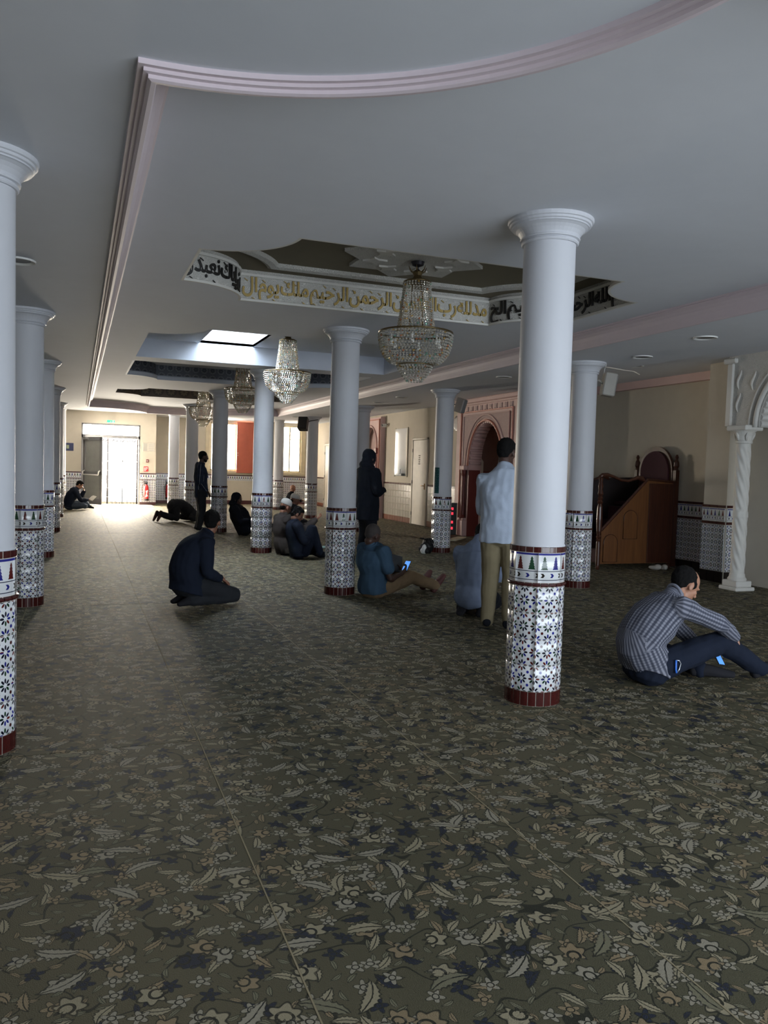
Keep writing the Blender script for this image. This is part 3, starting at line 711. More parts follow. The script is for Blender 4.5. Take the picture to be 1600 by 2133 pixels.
PG = M('panel_painted_reflection', .08, col=hx(226, 228, 230), spec=.9); PG.base(PG.mix(PG.xyz(PG.obj())[2].step(.1, .5), hx(150, 156, 160), hx(236, 236, 236)))  # pane grows paler upwards: bright reflection painted into its colour
link('pane', MB().bevel_box((-.03, -.45, 0), (0, .45, 1.34), .01).mesh('pane'), PG.m, e); link('frame_edge', MB().bevel_box((-.034, -.47, -.02), (-.005, -.445, 1.36), .004).bevel_box((-.034, .445, -.02), (-.005, .47, 1.36), .004).mesh('frame_edge'), CREAMDOOR, e)
for k, (nm, y) in enumerate((('paper_box', .05),)):
    o = link('leaflet_box', MB().bevel_box((-.10, -.12, 0), (0, .12, .06), .006).bevel_box((-.10, -.02, .06), (-.08, .0, .18), .003).mesh('leaflet_box'), plain('grey_box', (120, 124, 128), .5), None, (XR-.03, 20.95, 1.30)); tag(o, 'small grey box on the ledge of the bright glass panel', 'box')
e = empty('security_camera', (XR, 22.36, 2.76), label='small white security camera by the far pink arch', cat='camera'); link('body', MB().bevel_box((-.16, -.05, -.05), (-.03, .05, .05), .02).mesh('body'), WHITEPL, e); link('bracket', MB().tube([(-.05, 0, 0), (0, 0, .04)], .014, 7).mesh('bracket'), GREYMET, e); link('lens', MB().lathe([(0, 0), (.03, 0), (.03, .02), (0, .02)], 12).mesh('lens'), BLACKM, e, (-.16, -.0, 0), (0, -PI/2, 0))
e = empty('wall_clock', (XR, 17.62, 2.62), label='round dark rimmed wall clock left of the pink mihrab', cat='clock')
for nm, pf, mt in (('rim', [(.14, 0), (.18, 0), (.18, .03), (.14, .035)], plain('clock_rim', (70, 48, 36), .4)), ('dial', [(0, .015), (.145, .015), (.145, .01)], WHITEPL)): link(nm, MB().lathe(pf, 24).mesh(nm), mt, e, None, (0, -PI/2, 0))
link('hands', MB().box((-.022, -.004, 0), (-.018, .004, .10)).box((-.022, 0, -.004), (-.018, .07, .004)).mesh('hands'), BLACKM, e)
# ------------------------------------------------------------------ arched portals
def arch_pts(yc, hw, zs, rise, n=20, pointed=0.0):
    """opening outline from (yc-hw,0) up and over to (yc+hw,0)"""
    P = [(yc-hw, 0), (yc-hw, zs)]
    for k in range(1, n):
        t = k/n; a = PI*(1-t); P.append((yc+hw*math.cos(a)*(1+.03*math.sin(a)), zs+rise*(math.sin(a)**(1-.12*pointed))))
    return P+[(yc+hw, zs), (yc+hw, 0)]
DKRED = plain('dark_red_paint', (108, 44, 38), .45); DKRED2 = plain('deep_red_panel', (70, 28, 28), .4); SALMON = plain('salmon_trim', (196, 128, 108), .5); BROWNP = plain('niche_brown', (112, 82, 72), .6)
def ring_frame(name, yc, hw, zs, rise, r, x, mat, parent, off=0.0, z0=None):
    P = arch_pts(yc, hw+off, zs, rise+off, 28)[1:-1]
    if z0 is not None: P = [(P[0][0], z0)]+P+[(P[-1][0], z0)]
    return link(name, MB().tube([(x, y, z) for y, z in P], r, 8).mesh(name), mat, parent)
def rect_frame(name, y0, y1, z0, z1, r, x, mat, parent):
    return link(name, MB().tube([(x, y0, z0), (x, y0, z1), (x, y1, z1), (x, y1, z0)], r, 6, sm=False).mesh(name), mat, parent)
# --- main pink mihrab
mh = empty('mihrab', (0, 0, 0), label='large pink mihrab arch with a dark red lower part behind the standing man', cat='mihrab')
yc, xf = 15.58, 8.24
op = arch_pts(yc, .77, 1.60, .97)
link('front_wall', MB().prism([(14.20, 0)]+op+[(17.0, 0), (17.0, 3.10), (14.20, 3.10)], xf, XR+.01, mat=YZ).mesh('front_wall'), PINK, mh)
link('carved_spandrel', MB().prism([(14.56, 1.60)]+arch_pts(yc, .84, 1.60, 1.04)[1:-1]+[(16.60, 1.60), (16.60, 2.74), (14.56, 2.74)], xf-.012, xf+.002, mat=YZ).mesh('carved_spandrel'), PINKC, mh)
rect_frame('salmon_frame', 14.42, 16.76, .4, 2.80, .022, xf-.012, SALMON, mh); rect_frame('inner_frame', 14.55, 16.62, .4, 2.72, .014, xf-.014, PINK, mh)
ring_frame('arch_moulding', yc, .77, 1.60, .97, .022, xf-.012, SALMON, mh, .02); ring_frame('arch_hood', yc, .77, 1.60, .97, .018, xf-.016, PINK, mh, .14)
link('top_cornice', MB().bevel_box((xf-.05, 14.12, 3.0), (xf+.02, 17.06, 3.10), .015).bevel_box((xf-.03, 14.16, 2.95), (xf+.02, 17.03, 3.0), .01).mesh('top_cornice'), PINK, mh)
for k in range(11):
    y = 14.50+k*.22; link('lattice_panel', MB().prism(star_poly(4, .075, .042, (y, 2.87), PI/4), xf-.014, xf+.002, mat=YZ).mesh('lattice_panel'), PINKC, mh)
for k in range(26):                                # ribs of the scalloped soffit
    a = PI*(k+.5)/26; y, z = yc+.77*math.cos(a), 1.60+.97*math.sin(a)
    c = Vector((xf+.16, y, z)); d = Vector((0, math.cos(a), math.sin(a)))
    link('voussoir', MB().tube([(xf+.01, y, z), (xf+.30, y, z)], .045, 6).mesh('voussoir'), PINK, mh)
for s in (-1, 1): link('jamb_dado', MB().bevel_box((xf+.005, yc+s*.765-.012, 0), (XR-.02, yc+s*.765+.012, 1.50), .003).mesh('jamb_dado'), DKRED, mh, label='dark red lower jamb')
# niche: half cylinder with a half dome
mb = MB(); n = 16; rows = [(0, 1), (.75, 1), (1.49, 1)]
def nich(z, s): return [(XR-.02+.74*s*math.sin(PI*k/n), yc+.79*s*math.cos(PI*k/n), z) for k in range(n+1)]
def strip(name, rws, mat):
    mb = MB(); o = 0
    for z, s in rws:
        for p in nich(z, s): mb.add(p)
    for i in range(len(rws)-1):
        for k in range(n): a = i*(n+1)+k; mb.face((a, a+n+1, a+n+2, a+1), None, 0, True)
    link(name, mb.mesh(name), mat, mh)
strip('niche_dado', [(0, 1), (1.49, 1)], DKRED)
strip('niche_upper', [(1.49, 1), (1.7, 1), (2.0, .97), (2.25, .86), (2.45, .66), (2.58, .40), (2.64, .02)], BROWNP)
for k, a in enumerate((.22, .38, .55, .72, .86)):  # painted white tapering bands in the niche head
    pts = []
    for z, s in ((1.52, .985), (1.7, .985), (2.0, .955), (2.25, .845), (2.42, .67)): pts.append((XR-.02+.74*s*math.sin(PI*a), yc+.79*s*math.cos(PI*a), z))
    link('painted_lobe', MB().tube(pts, [.10, .085, .05, .03, .012], 8).mesh('painted_lobe'), WHITEP, mh)
for s in (-1, 1):                                  # dark red half columns and plinths flanking the niche
    y = yc+s*.93
    link('side_column', MB().lathe([(.075, .40), (.09, .42), (.06, .48), (.055, 1.36), (.075, 1.42), (.085, 1.50)], 14, c=(xf-.02, y), sm=False).mesh('side_column'), DKRED, mh, label='dark red side column')
    link('plinth', MB().bevel_box((xf-.10, y-.14, 0), (xf+.02, y+.14, .36), .015).bevel_box((xf-.08, y-.11, .36), (xf+.02, y+.11, .41), .01).mesh('plinth'), PINK, mh)
    link('impost', MB().bevel_box((xf-.09, y-.12, 1.50), (xf+.02, y+.12, 1.60), .015).mesh('impost'), PINK, mh)
    link('red_panel', MB().bevel_box((xf-.02, y-.12, .41), (xf+.01, y+.12, 1.50), .01).mesh('red_panel'), DKRED2, mh)
# --- far pink arch with dark red doorway
fa = empty('pink_arch_doorway', (0, 0, 0), label='far narrow pink arch with a dark red doorway in the side wall', cat='archway'); y2, x2 = 23.42, 8.40
link('front_wall', MB().prism([(22.52, 0)]+arch_pts(y2, .60, 2.08, .66)+[(24.34, 0), (24.34, 3.02), (22.52, 3.02)], x2, XR+.01, mat=YZ).mesh('front_wall'), PINK, fa)
ring_frame('arch_moulding', y2, .60, 2.08, .66, .03, x2-.01, PINK, fa, .04); rect_frame('outer_frame', 22.58, 24.28, .3, 2.95, .03, x2-.01, SALMON, fa)
link('door_panel', MB().bevel_box((XR+.05, y2-.58, 0), (XR+.12, y2+.58, 1.95), .01).mesh('door_panel'), DKRED, fa); link('door_inset', MB().bevel_box((XR+.03, y2-.50, .2), (XR+.06, y2-.04, 1.8), .01).bevel_box((XR+.03, y2+.04, .2), (XR+.06, y2+.50, 1.8), .01).mesh('door_inset'), DKRED2, fa)
link('tympanum', MB().box((XR+.06, y2-.58, 2.0), (XR+.11, y2+.58, 2.74)).mesh('tympanum'), PINKC, fa); link('impost_block', MB().bevel_box((x2-.06, 22.70, 1.92), (x2+.1, 22.86, 2.10), .02).bevel_box((x2-.06, 23.98, 1.92), (x2+.1, 24.14, 2.10), .02).mesh('impost_block'), DKRED, fa)
for s in (-1, 1): link('side_column', MB().lathe([(.09, 0), (.09, .08), (.06, .14), (.045, .3), (.045, 1.75), (.07, 1.92)], 10, c=(x2-.04, y2+s*.68), sm=False).mesh('side_column'), PINK, fa)
# --- white carved arch at the right edge with spiral columns
wa = empty('white_carved_arch', (0, 0, 0), label='white carved plaster arch on twisted columns at the right edge', cat='archway'); y3, x3 = 7.14, 8.16
link('front_wall', MB().prism([(5.72, 2.16)]+arch_pts(y3, .86, 2.14, .80)[1:-1]+[(8.56, 2.16), (8.56, ZA), (5.72, ZA)], x3, XR+.2, mat=YZ).mesh('front_wall'), WHITEC, wa)
link('side_edge', MB().bevel_box((x3-.03, 8.46, 2.16), (x3+.01, 8.56, ZA-.10), .01).bevel_box((x3-.05, 8.40, ZA-.10), (x3+.01, 8.62, ZA-.03), .015).mesh('side_edge'), WHITEP, wa)
ring_frame('arch_moulding', y3, .86, 2.14, .80, .03, x3-.01, WHITEP, wa, .05); ring_frame('arch_hood', y3, .86, 2.14, .80, .012, x3-.01, WHITEP, wa, .16)
for k in range(30):
    a = PI*(k+.5)/30; y, z = y3+.86*math.cos(a), 2.14+.80*math.sin(a); link('soffit_rib', MB().tube([(x3+.01, y, z), (XR+.1, y, z)], .042, 6).mesh('soffit_rib'), WHITEP, wa)
for z0, z1, yy in ((2.35, 2.60, 8.36), (2.65, 2.9, 8.36), (2.62, 2.86, 8.12)): link('carved_scroll', MB().tube([(x3-.006, yy+.03*math.sin(q*.8), z0+(z1-z0)*q/6) for q in range(7)], [.004, .012, .016, .018, .016, .012, .004], 7).mesh('carved_scroll'), WHITEP, wa)
def spiral(y):
    mb = MB(); n, L = 40, 90
    for i in range(L+1):
        z = .22+1.72*i/L; tw = (z*16.0 if z < .95 or z > 1.05 else 15.2)
        for k in range(n):
            a = 2*PI*k/n; lob = .008*math.cos(7*(a+tw*.28)); r = (.086+lob) if 0.26 < z < 1.88 else .088
            if .96 < z < 1.04: r = .094+.004*math.cos(7*a)
            mb.add((x3+.02+r*math.cos(a), y+r*math.sin(a), z))
    for i in range(L):
        for k in range(n): mb.face((i*n+k, i*n+(k+1) % n, (i+1)*n+(k+1) % n, (i+1)*n+k), None, 0, True)
    link('twisted_shaft', mb.mesh('twisted_shaft'), WHITEP, wa, label='white twisted column shaft')
    link('column_base', MB().bevel_box((x3-.14, y-.16, 0), (x3+.18, y+.16, .05), .012).bevel_box((x3-.11, y-.13, .05), (x3+.15, y+.13, .13), .01).lathe([(.115, .13), (.12, .15), (.10, .18), (.095, .22)], 24, c=(x3+.02, y)).mesh('column_base'), WHITEP, wa)
    link('column_capital', MB().lathe([(.092, 1.93), (.105, 1.94), (.105, 1.96), (.09, 1.98), (.10, 2.03), (.13, 2.08), (.15, 2.10)], 24, c=(x3+.02, y)).bevel_box((x3-.13, y-.17, 2.10), (x3+.17, y+.17, 2.17), .012).mesh('column_capital'), WHITEP, wa)
    for k in range(6):
        a = 2*PI*k/6; link('acanthus_leaf', MB().tube([(x3+.02+.094*math.cos(a), y+.094*math.sin(a), 1.97), (x3+.02+.112*math.cos(a), y+.112*math.sin(a), 2.03), (x3+.02+.135*math.cos(a), y+.135*math.sin(a), 2.07)], [.010, .022, .006], 6).mesh('acanthus_leaf'), WHITEP, wa)
spiral(8.25); spiral(6.03)
# --- tiles on the niche wall and on the pier beside it
FT = MB(); FT.bevel_box((-.012, .0012, .0012), (0, .1638, .1638), .002)
def flat_tile(name, w, h, th, mat, face):
    """tile on a wall whose room side is -X (face 'x') or -Y (face 'y'); uv in metres on the front"""
    mb = MB(); g = .0012; b = .003
    P = [(0, g, g), (0, w-g, g), (0, w-g, h-g), (0, g, h-g), (-th, g+b, g+b), (-th, w-g-b, g+b), (-th, w-g-b, h-g-b), (-th, g+b, h-g-b)]
    if face == 'y': P = [(p[1], p[0], p[2]) for p in P]
    for p in P: mb.add(p)
    uv = [(0, 0), (w, 0), (w, h), (0, h)]
    fs = [((4, 7, 6, 5), [uv[0], uv[3], uv[2], uv[1]]), ((0, 1, 5, 4), None), ((1, 2, 6, 5), None), ((2, 3, 7, 6), None), ((3, 0, 4, 7), None)]
    for f, u in fs: mb.face(f if face == 'x' else f[::-1], u if face == 'x' or not u else u[::-1])
    m = mb.mesh(name); m.materials.append(mat); return m
DARKB = plain('black_base_glaze', (26, 18, 18), .2)
for face in 'xy':
    T1 = flat_tile('star_tile', .165, .165, .012, STAR, face); T2 = flat_tile('frieze_tile', .165, .19, .012, FRIEZE, face); T3 = flat_tile('cap_tile', .165, .04, .016, REDT, face); T4 = flat_tile('base_tile', .165, .16, .012, DARKB, face)
    runs = [(XN, 9.24, 22), (8.45, 8.79, 3)] if face == 'x' else [(8.46, 8.78, 3)]
    for a, b, cnt in runs:
        for k in range(cnt):
            def put(nm, me, z, k=k): link(nm, me, None, wall_right, (a, b+k*.1455 if cnt == 3 else b+k*.165, z) if face == 'x' else (a+k*.165, b, z)).scale = ((1, .88, 1) if (cnt == 3 and face == 'x') else (1, 1, 1))
            put('base_tile', T4, 0)
            for j in range(4): put('star_tile', T1, .16+j*.165)
            put('cap_tile', T3, .822); put('frieze_tile', T2, .864); put('cap_tile', T3, 1.056)
# ------------------------------------------------------------------ minbar
WOODL = mat_wood('minbar_light_wood', (92, 56, 32), (116, 76, 42), .35); WOODD = mat_wood('minbar_dark_wood', (58, 32, 24), (78, 44, 30), .3); VEL = plain('maroon_velvet', (60, 20, 32), .9); BLK = plain('minbar_dark_inner', (30, 20, 20), .7)
mn = empty('minbar', (7.53, 10.40, 0), label='wooden stepped minbar pulpit with arched maroon back in the niche', cat='pulpit')
XF = Matrix(((1, 0, 0, 0), (0, 0, 1, 0), (0, 1, 0, 0), (0, 0, 0, 1)))   # plan (a,b)->(X,Z), extrusion->+Y (mirrored winding ok)
side = [(.06, .09), (1.42, .09), (1.42, 1.38), (.90, 1.41), (.06, .60)]
link('side_panel', MB().prism(side, 0.03, .07, mat=XF).mesh('side_panel'), WOODL, mn)
link('rear_side_panel', MB().prism([(.06, .09), (1.42, .09), (1.42, 1.45), (.62, 1.42), (.30, 1.36), (.06, 1.02)], .94, .98, mat=XF).mesh('rear_side_panel'), BLK, mn)
link('panel_rail', MB().tube([(.06, .04, .61), (.90, .04, 1.42), (1.42, .04, 1.39)], .022, 6, sm=False).mesh('panel_rail'), WOODD, mn)
link('seat_side_panel', MB().bevel_box((.93, .012, .10), (1.41, .035, 1.36), .006).mesh('seat_side_panel'), WOODD, mn, label='darker side panel under the seat')
def inset(x0, x1, z0, zs):
    hw = (x1-x0)/2; P = [(x0, z0), (x1, z0), (x1, zs)]+[((x0+x1)/2+hw*math.cos(PI*k/12), zs+hw*math.sin(PI*k/12)) for k in range(1, 12)]+[(x0, zs)]
    link('arched_inset', MB().prism(P, .016, .032, mat=XF).mesh('arched_inset'), WOODL, mn)
    link('inset_bead', MB().tube([(p[0], .016, p[1]) for p in P], .006, 5, closed=True).mesh('inset_bead'), WOODD, mn)
inset(.10, .36, .12, .42); inset(.46, .72, .48, .80)
def turned(x, y, h, nm):
    pf = [(.0, 0), (.022, 0), (.028, .02), (.012, .05), (.012, .06), (.034, .065), (.034, .42), (.030, .44), (.042, .46), (.030, .48), (.044, .51), (.028, .54), (.038, .60), (.046, .78), (.040, .98), (.030, 1.02), (.048, 1.05), (.030, 1.08), (.046, 1.11), (.028, 1.14), (.044, 1.18), (.030, 1.24), (.040, 1.30), (.024, 1.36), (.036, 1.42), (.0, 1.45)]
    link(nm, MB().lathe([(r, z*h/1.45) for r, z in pf], 14, c=(x, y), sm=False).mesh(nm), WOODD, mn)
turned(.03, .05, 1.45, 'front_post'); turned(.03, .96, 1.45, 'front_post')
for y in (.05, .96):
    link('handrail', MB().tube([(.0, y, 1.43), (.05, y, 1.47), (.14, y, 1.48), (.26, y, 1.45), (.40, y, 1.40), (.54, y, 1.39), (.64, y, 1.42), (.72, y, 1.45), (.80, y, 1.43), (.85, y, 1.39)], [.03, .032, .028, .024, .022, .022, .026, .034, .040, .02], 8).mesh('handrail'), WOODD, mn)
for y in (.02, .98):
    link('back_post', MB().box((1.40, y-.035, .04), (1.47, y+.035, 1.58)).lathe([(.04, 1.58), (.03, 1.61), (.046, 1.65), (.040, 1.71), (.020, 1.75), (.030, 1.79), (.014, 1.83)], 12, c=(1.435, y)).mesh('back_post'), WOODD, mn)
P = [(.09, 1.30)]+[(.50-.41*math.cos(PI*k/18), 1.55+.42*math.sin(PI*k/18)) for k in range(19)]+[(.91, 1.30)]
link('back_frame', MB().prism(P, 1.41, 1.46, mat=YZ).mesh('back_frame'), WOODD, mn)
Q = [(.15, .60)]+[(.50-.34*math.cos(PI*k/18), 1.53+.36*math.sin(PI*k/18)) for k in range(19)]+[(.85, .60)]
link('back_upholstery', MB().prism(Q, 1.385, 1.415, mat=YZ).mesh('back_upholstery'), VEL, mn, label='maroon upholstered arched back')
for k in range(4): link('step', MB().bevel_box((.10+.24*k, .08, .09), (.40+.24*k, .93, .30+.22*k), .01).mesh('step'), VEL, mn)
link('seat', MB().bevel_box((.95, .07, .98), (1.40, .94, 1.04), .015).mesh('seat'), VEL, mn)
for x in (.03, 1.38):
    for y in (.05, .95): link('foot', MB().lathe([(.0, 0), (.02, .0), (.032, .03), (.02, .06), (.03, .10)], 10, c=(x, y)).mesh('foot'), WOODD, mn)
mn.scale = (1, 1, 1)
# ------------------------------------------------------------------ chandeliers
def mat_crystal():
    m = M('crystal_painted_glints', .06, spec=.9, metal=.55); g = m.n('NewGeometry'); r = S(m.nt, g.outputs['Random Per Island'])
    c = m.mix(r.gt(.90), hx(226, 222, 212), hx(236, 196, 120)); c = m.mix(r.gt(.95), c, hx(150, 210, 190)); c = m.mix(r.gt(.975), c, hx(230, 150, 110)); m.base(c); return m.m  # stray amber, green and orange beads paint dispersion glints into the colour
CRYS = mat_crystal()
def bead_mesh(name, rows, r):
    """rows of (radius, z): facetted beads strung in rings"""
    mb = MB()
    for j, (R, z) in enumerate(rows):
        n = max(8, int(2*PI*R/(2.15*r)))
        for k in range(n):
            a = 2*PI*(k+.5*(j % 2)*0)/n; c = Vector((R*math.cos(a), R*math.sin(a), z)); t = Vector((-math.sin(a), math.cos(a), 0)); q = Vector((math.cos(a), math.sin(a), 0)); o = len(mb.v)
            w = .9*r
            for d in (t*w, q*w, -t*w, -q*w, Vector((0, 0, r*.8)), Vector((0, 0, -r*.8))): mb.add(c+d)
            for f in ((0, 1, 4), (1, 2, 4), (2, 3, 4), (3, 0, 4), (1, 0, 5), (2, 1, 5), (3, 2, 5), (0, 3, 5)): mb.face([o+i for i in f])
    m = mb.mesh(name); m.materials.append(CRYS); return m
DBRASS = plain('dull_brass', (112, 96, 66), .35, .5, .8)
lerp = lambda a, b, t: a+(b-a)*t
cone = [(lerp(.118, .168, (k/21)**1.4), .43*(1-k/21)) for k in range(22)]
bowl = [(.326*math.cos(t)**.75*.6+.13, -.02-.26*math.sin(t)) for t in [1.25*k/12 for k in range(13)]]
low = [(.155-.085*(k/6)**1.3, -.30-.125*k/6) for k in range(7)]
M_CONE = bead_mesh('upper_bead_tier', cone, .0125); M_BOWL = bead_mesh('bowl_bead_tier', bowl, .0135); M_LOW = bead_mesh('lower_bead_tier', low, .0125)
def ringm(name, R, z, r=.006): 
    m = MB().tube([(R*math.cos(2*PI*k/32), R*math.sin(2*PI*k/32), z) for k in range(32)], r, 6, closed=True).mesh(name); m.materials.append(DBRASS); return m
RINGS_ = [ringm('metal_ring', .118, .445), ringm('metal_ring', .326, .0, .008), ringm('metal_ring', .165, -.285, .006)]
def chandelier(x, y, z, ztop, label):
    e = empty('crystal_chandelier', (x, y, z), 0, label, 'chandelier', 'crystal chandeliers')
    for me, nm in ((M_CONE, 'upper_bead_tier'), (M_BOWL, 'bowl_bead_tier'), (M_LOW, 'lower_bead_tier')): o = link(nm, me, None, e); o['kind'] = 'stuff'
    for me in RINGS_: link('metal_ring', me, None, e)
    link('crown', MB().lathe([(.118, .445), (.10, .46), (.05, .47), (.035, .50), (.05, .53), (.02, .55), (.0, .55)], 20).mesh('crown'), DBRASS, e)
    mb = MB()
    for k in range(6):
        a = 2*PI*k/6; mb.tube([(.03*math.cos(a), .03*math.sin(a), .52), (.07*math.cos(a), .07*math.sin(a), .545), (.085*math.cos(a), .085*math.sin(a), .58)], [.008, .007, .002], 5)
    link('crown_leaves', mb.mesh('crown_leaves'), DBRASS, e)
    link('chain', MB().tube([(0, 0, .53), (0, 0, ztop-z)], .008, 6).mesh('chain'), IRON, e)
    link('ceiling_cup', MB().lathe([(.0, ztop-z-.05), (.05, ztop-z-.03), (.06, ztop-z)], 14).mesh('ceiling_cup'), IRON, e)
    mb = MB()
    for k in range(8):
        a = 2*PI*k/8; mb.tube([(.11*math.cos(a), .11*math.sin(a), .44), (.16*math.cos(a), .16*math.sin(a), .01), (.32*math.cos(a), .32*math.sin(a), .0)], .003, 4)
    link('frame_wires', mb.mesh('frame_wires'), BRASS, e)
    for k in range(6):
        a = 2*PI*k/6; link('lamp_candle', MB().lathe([(.0, -.12), (.018, -.12), (.018, -.09), (.006, -.07), (.014, -.05), (.0, -.02)], 8, c=(.23*math.cos(a), .23*math.sin(a))).mesh('lamp_candle'), WHITEPL, e)
chandelier(2.79, 6.66, 2.67, 3.29, 'nearest and largest crystal chandelier under the calligraphy recess')
chandelier(2.75, 11.2, 2.78, 3.31, 'crystal chandelier beside the bright skylight, second from the front')
chandelier(2.77, 14.6, 2.83, 3.31, 'third crystal chandelier, half hidden behind a column')
chandelier(2.70, 19.0, 2.76, 3.27, 'farthest and smallest crystal chandelier near the entrance end')
# ------------------------------------------------------------------ calligraphy round the first recess
FORMS = {}  # letter: isolated, final, initial, medial presentation forms
def _f(ch, base, n=4): FORMS[ch] = [chr(base+k) for k in range(n)]
for ch, b, n in (('ا', 0xFE8D, 2), ('ب', 0xFE8F, 4), ('ت', 0xFE95, 4), ('ح', 0xFEA1, 4), ('د', 0xFEA9, 2), ('ر', 0xFEAD, 2), ('س', 0xFEB1, 4), ('ع', 0xFEC9, 4), ('ل', 0xFEDD, 4), ('م', 0xFEE1, 4), ('ن', 0xFEE5, 4), ('ه', 0xFEE9, 4), ('و', 0xFEED, 2), ('ي', 0xFEF1, 4), ('ك', 0xFED9, 4), ('إ', 0xFE87, 2)): _f(ch, b, n)
def shape(word):
    """joined presentation forms in visual (left to right) order"""
    out = []
    for i, ch in enumerate(word):
        f = FORMS[ch]; prev = i > 0 and len(FORMS[word[i-1]]) == 4; nxt = i < len(word)-1 and len(f) == 4
        k = (3 if prev else 2) if nxt else (1 if prev else 0); out.append(f[min(k, len(f)-1)])
    return ''.join(reversed(out))
def text_mesh(s, size):
    c = bpy.data.curves.new('t', 'FONT'); c.body = s; c.size = size; c.extrude = .006; c.resolution_u = 3; c.offset = .005
    o = bpy.data.objects.new('t', c); C.objects.link(o); dg = bpy.context.evaluated_depsgraph_get()
    me = bpy.data.meshes.new_from_object(o.evaluated_get(dg)); bpy.data.objects.remove(o); return me
outl = notched(**D1, n=16)
def span(i0, i1): return [outl[k % len(outl)] for k in range(i0, i1+1)]
# order of the outline: near-right arc 0-16, far-right arc 17-33, far-left arc 34-50, near-left arc 51-67
def on_path(path, s, off):
    L = 0
    for a, b in zip(path, path[1:]):
        d = math.dist(a, b)
        if s <= L+d or (b is path[-1]):
            t = (s-L)/d; dx, dy = (b[0]-a[0])/d, (b[1]-a[1])/d
            return a[0]+(b[0]-a[0])*t-dy*off, a[1]+(b[1]-a[1])*t+dx*off
        L += d
def write_on(path, words, mat, name):
    """words run right to left as read from inside; the path runs in the reading direction"""
    total = sum(math.dist(a, b) for a, b in zip(path, path[1:])); size = .25
    ms = []; wsum = 0
    for w in words:
        me = text_mesh(shape(w), size); xs_ = [v.co.x for v in me.vertices]; ms.append((me, min(xs_), max(xs_))); wsum += max(xs_)-min(xs_)
    k = (total-.08)/(wsum+.02*(len(ms)-1)); s = .04
    for (me, a, b), w in zip(ms, words):
        for v in me.vertices:
            ss = s+(b-v.co.x)*k
            x, y = on_path(path, ss, .010+v.co.z); z = ZR+.098+v.co.y*.86
            v.co = (x, y, min(max(z, ZR+.03), ZR+.235))
        for q in range(max(2, int((b-a)*k/.09))):      # vowel strokes above and below the word
            s0 = s+(b-a)*k*(q+.5)/max(2, int((b-a)*k/.09)); zq = ZR+(.205 if q % 3 else .045)+.012*((q*7) % 3-1); mk = MB(); cs = []
            for ds, dz in ((-.018, -.010), (-.014, -.016), (.018, .006), (.014, .012)):
                for of in (.010, .017): x, y = on_path(path, s0+ds, of); cs.append(mk.add((x, y, zq+dz)))
            mk.face((cs[1], cs[3], cs[5], cs[7])); mk.face((cs[0], cs[1], cs[7], cs[6])); mk.face((cs[2], cs[3], cs[1], cs[0])); mk.face((cs[4], cs[5], cs[3], cs[2])); mk.face((cs[6], cs[7], cs[5], cs[4]))
            link('vowel_mark', mk.mesh('vowel_mark'), mat, e1)
        s += (b-a+.02)*k; me.materials.clear(); o = link(name, me, mat, e1)
# from the near right, over the right side and the far edge to the left: the path follows the wall counter-clockwise
write_on(span(16, 17)+span(18, 33), ['بسم', 'الله', 'الرحمن', 'الرحيم', 'الح'], INK, 'calligraphy_word')
write_on(span(33, 34), ['مد', 'لله', 'رب', 'العلمين', 'الرحمن', 'الرحيم', 'ملك', 'يوم', 'ال'], GOLD, 'calligraphy_word')
write_on(span(34, 50), ['دين', 'إياك', 'نعبد', 'و'], INK, 'calligraphy_word')
write_on(span(50, 51), ['إياك', 'نستعين'], GOLD, 'calligraphy_word')
# ------------------------------------------------------------------ ceiling lights, loudspeakers, small things
LAMPOFF = plain('unlit_lamp', (120, 118, 112), .4)
DL = MB().lathe([(.085, 0), (.115, -.012), (.12, -.004), (.12, .0)], 24).mesh('trim_ring'); DL.materials.append(WHITEPL); DLI = MB().lathe([(0, -.001), (.086, -.001)], 20, cap=False).mesh('lamp_face'); DLI.materials.append(LAMPOFF)
def downlight(x, y, z, label, dark=False):
    e = empty('downlight', (x, y, z), 0, label, 'ceiling light', 'round ceiling downlights'); link('trim_ring', DL, None, e); o = link('lamp_face', DLI if not dark else DLD, None, e)
DLD = MB().lathe([(0, -.002), (.088, -.002)], 20, cap=False).mesh('lamp_face'); DLD.materials.append(BLACKM)
downlight(-.42, 6.55, ZL, 'round downlight in the ceiling beside the nearest left column')
downlight(5.99, 6.63, ZL, 'nearest round downlight on the right side, above the minbar'); downlight(6.33, 8.04, ZL, 'black round downlight just right of the speaker column capital', True); downlight(7.72, 9.95, ZA, 'black round downlight close to the minbar niche cornice', True)
downlight(5.98, 10.79, ZL, 'round downlight above the mihrab, left of the big foreground column'); downlight(5.98, 14.9, ZL, 'round downlight between the chandelier and the poster column'); downlight(6.05, 16.4, ZL, 'pale round downlight right of the column the seated man leans on'); downlight(5.85, 22.7, ZL, 'far round downlight above the black loudspeaker'); downlight(6.7, 27.2, ZF, 'farthest round downlight above the right window')
def speaker(name, loc, rz, tilt, size, mat, label, arm):
    e = empty(name, loc, rz, label, 'speaker'); w, d, h = size; R = Matrix.Rotation(tilt, 4, 'X')
    link('cabinet', MB().bevel_box((-w/2, -d/2, -h/2), (w/2, d/2, h/2), .012, mat=R).mesh('cabinet'), mat, e)
    link('grille', MB().bevel_box((-w/2+.012, -d/2-.008, -h/2+.012), (w/2-.012, -d/2+.002, h/2-.012), .004, mat=R).mesh('grille'), BLACKM if mat is BLACKM else GREYMET, e)
    link('wall_bracket', MB().tube([(0, d/2*.8, 0)]+arm, .012, 7).mesh('wall_bracket'), mat, e)
    return e
speaker('loudspeaker', (5.86, 21.9, 2.66), -.5, -.35, (.26, .22, .36), BLACKM, 'black loudspeaker hanging from the far column by the right window', [(.18, .16, .10), (.36, .28, .14)])
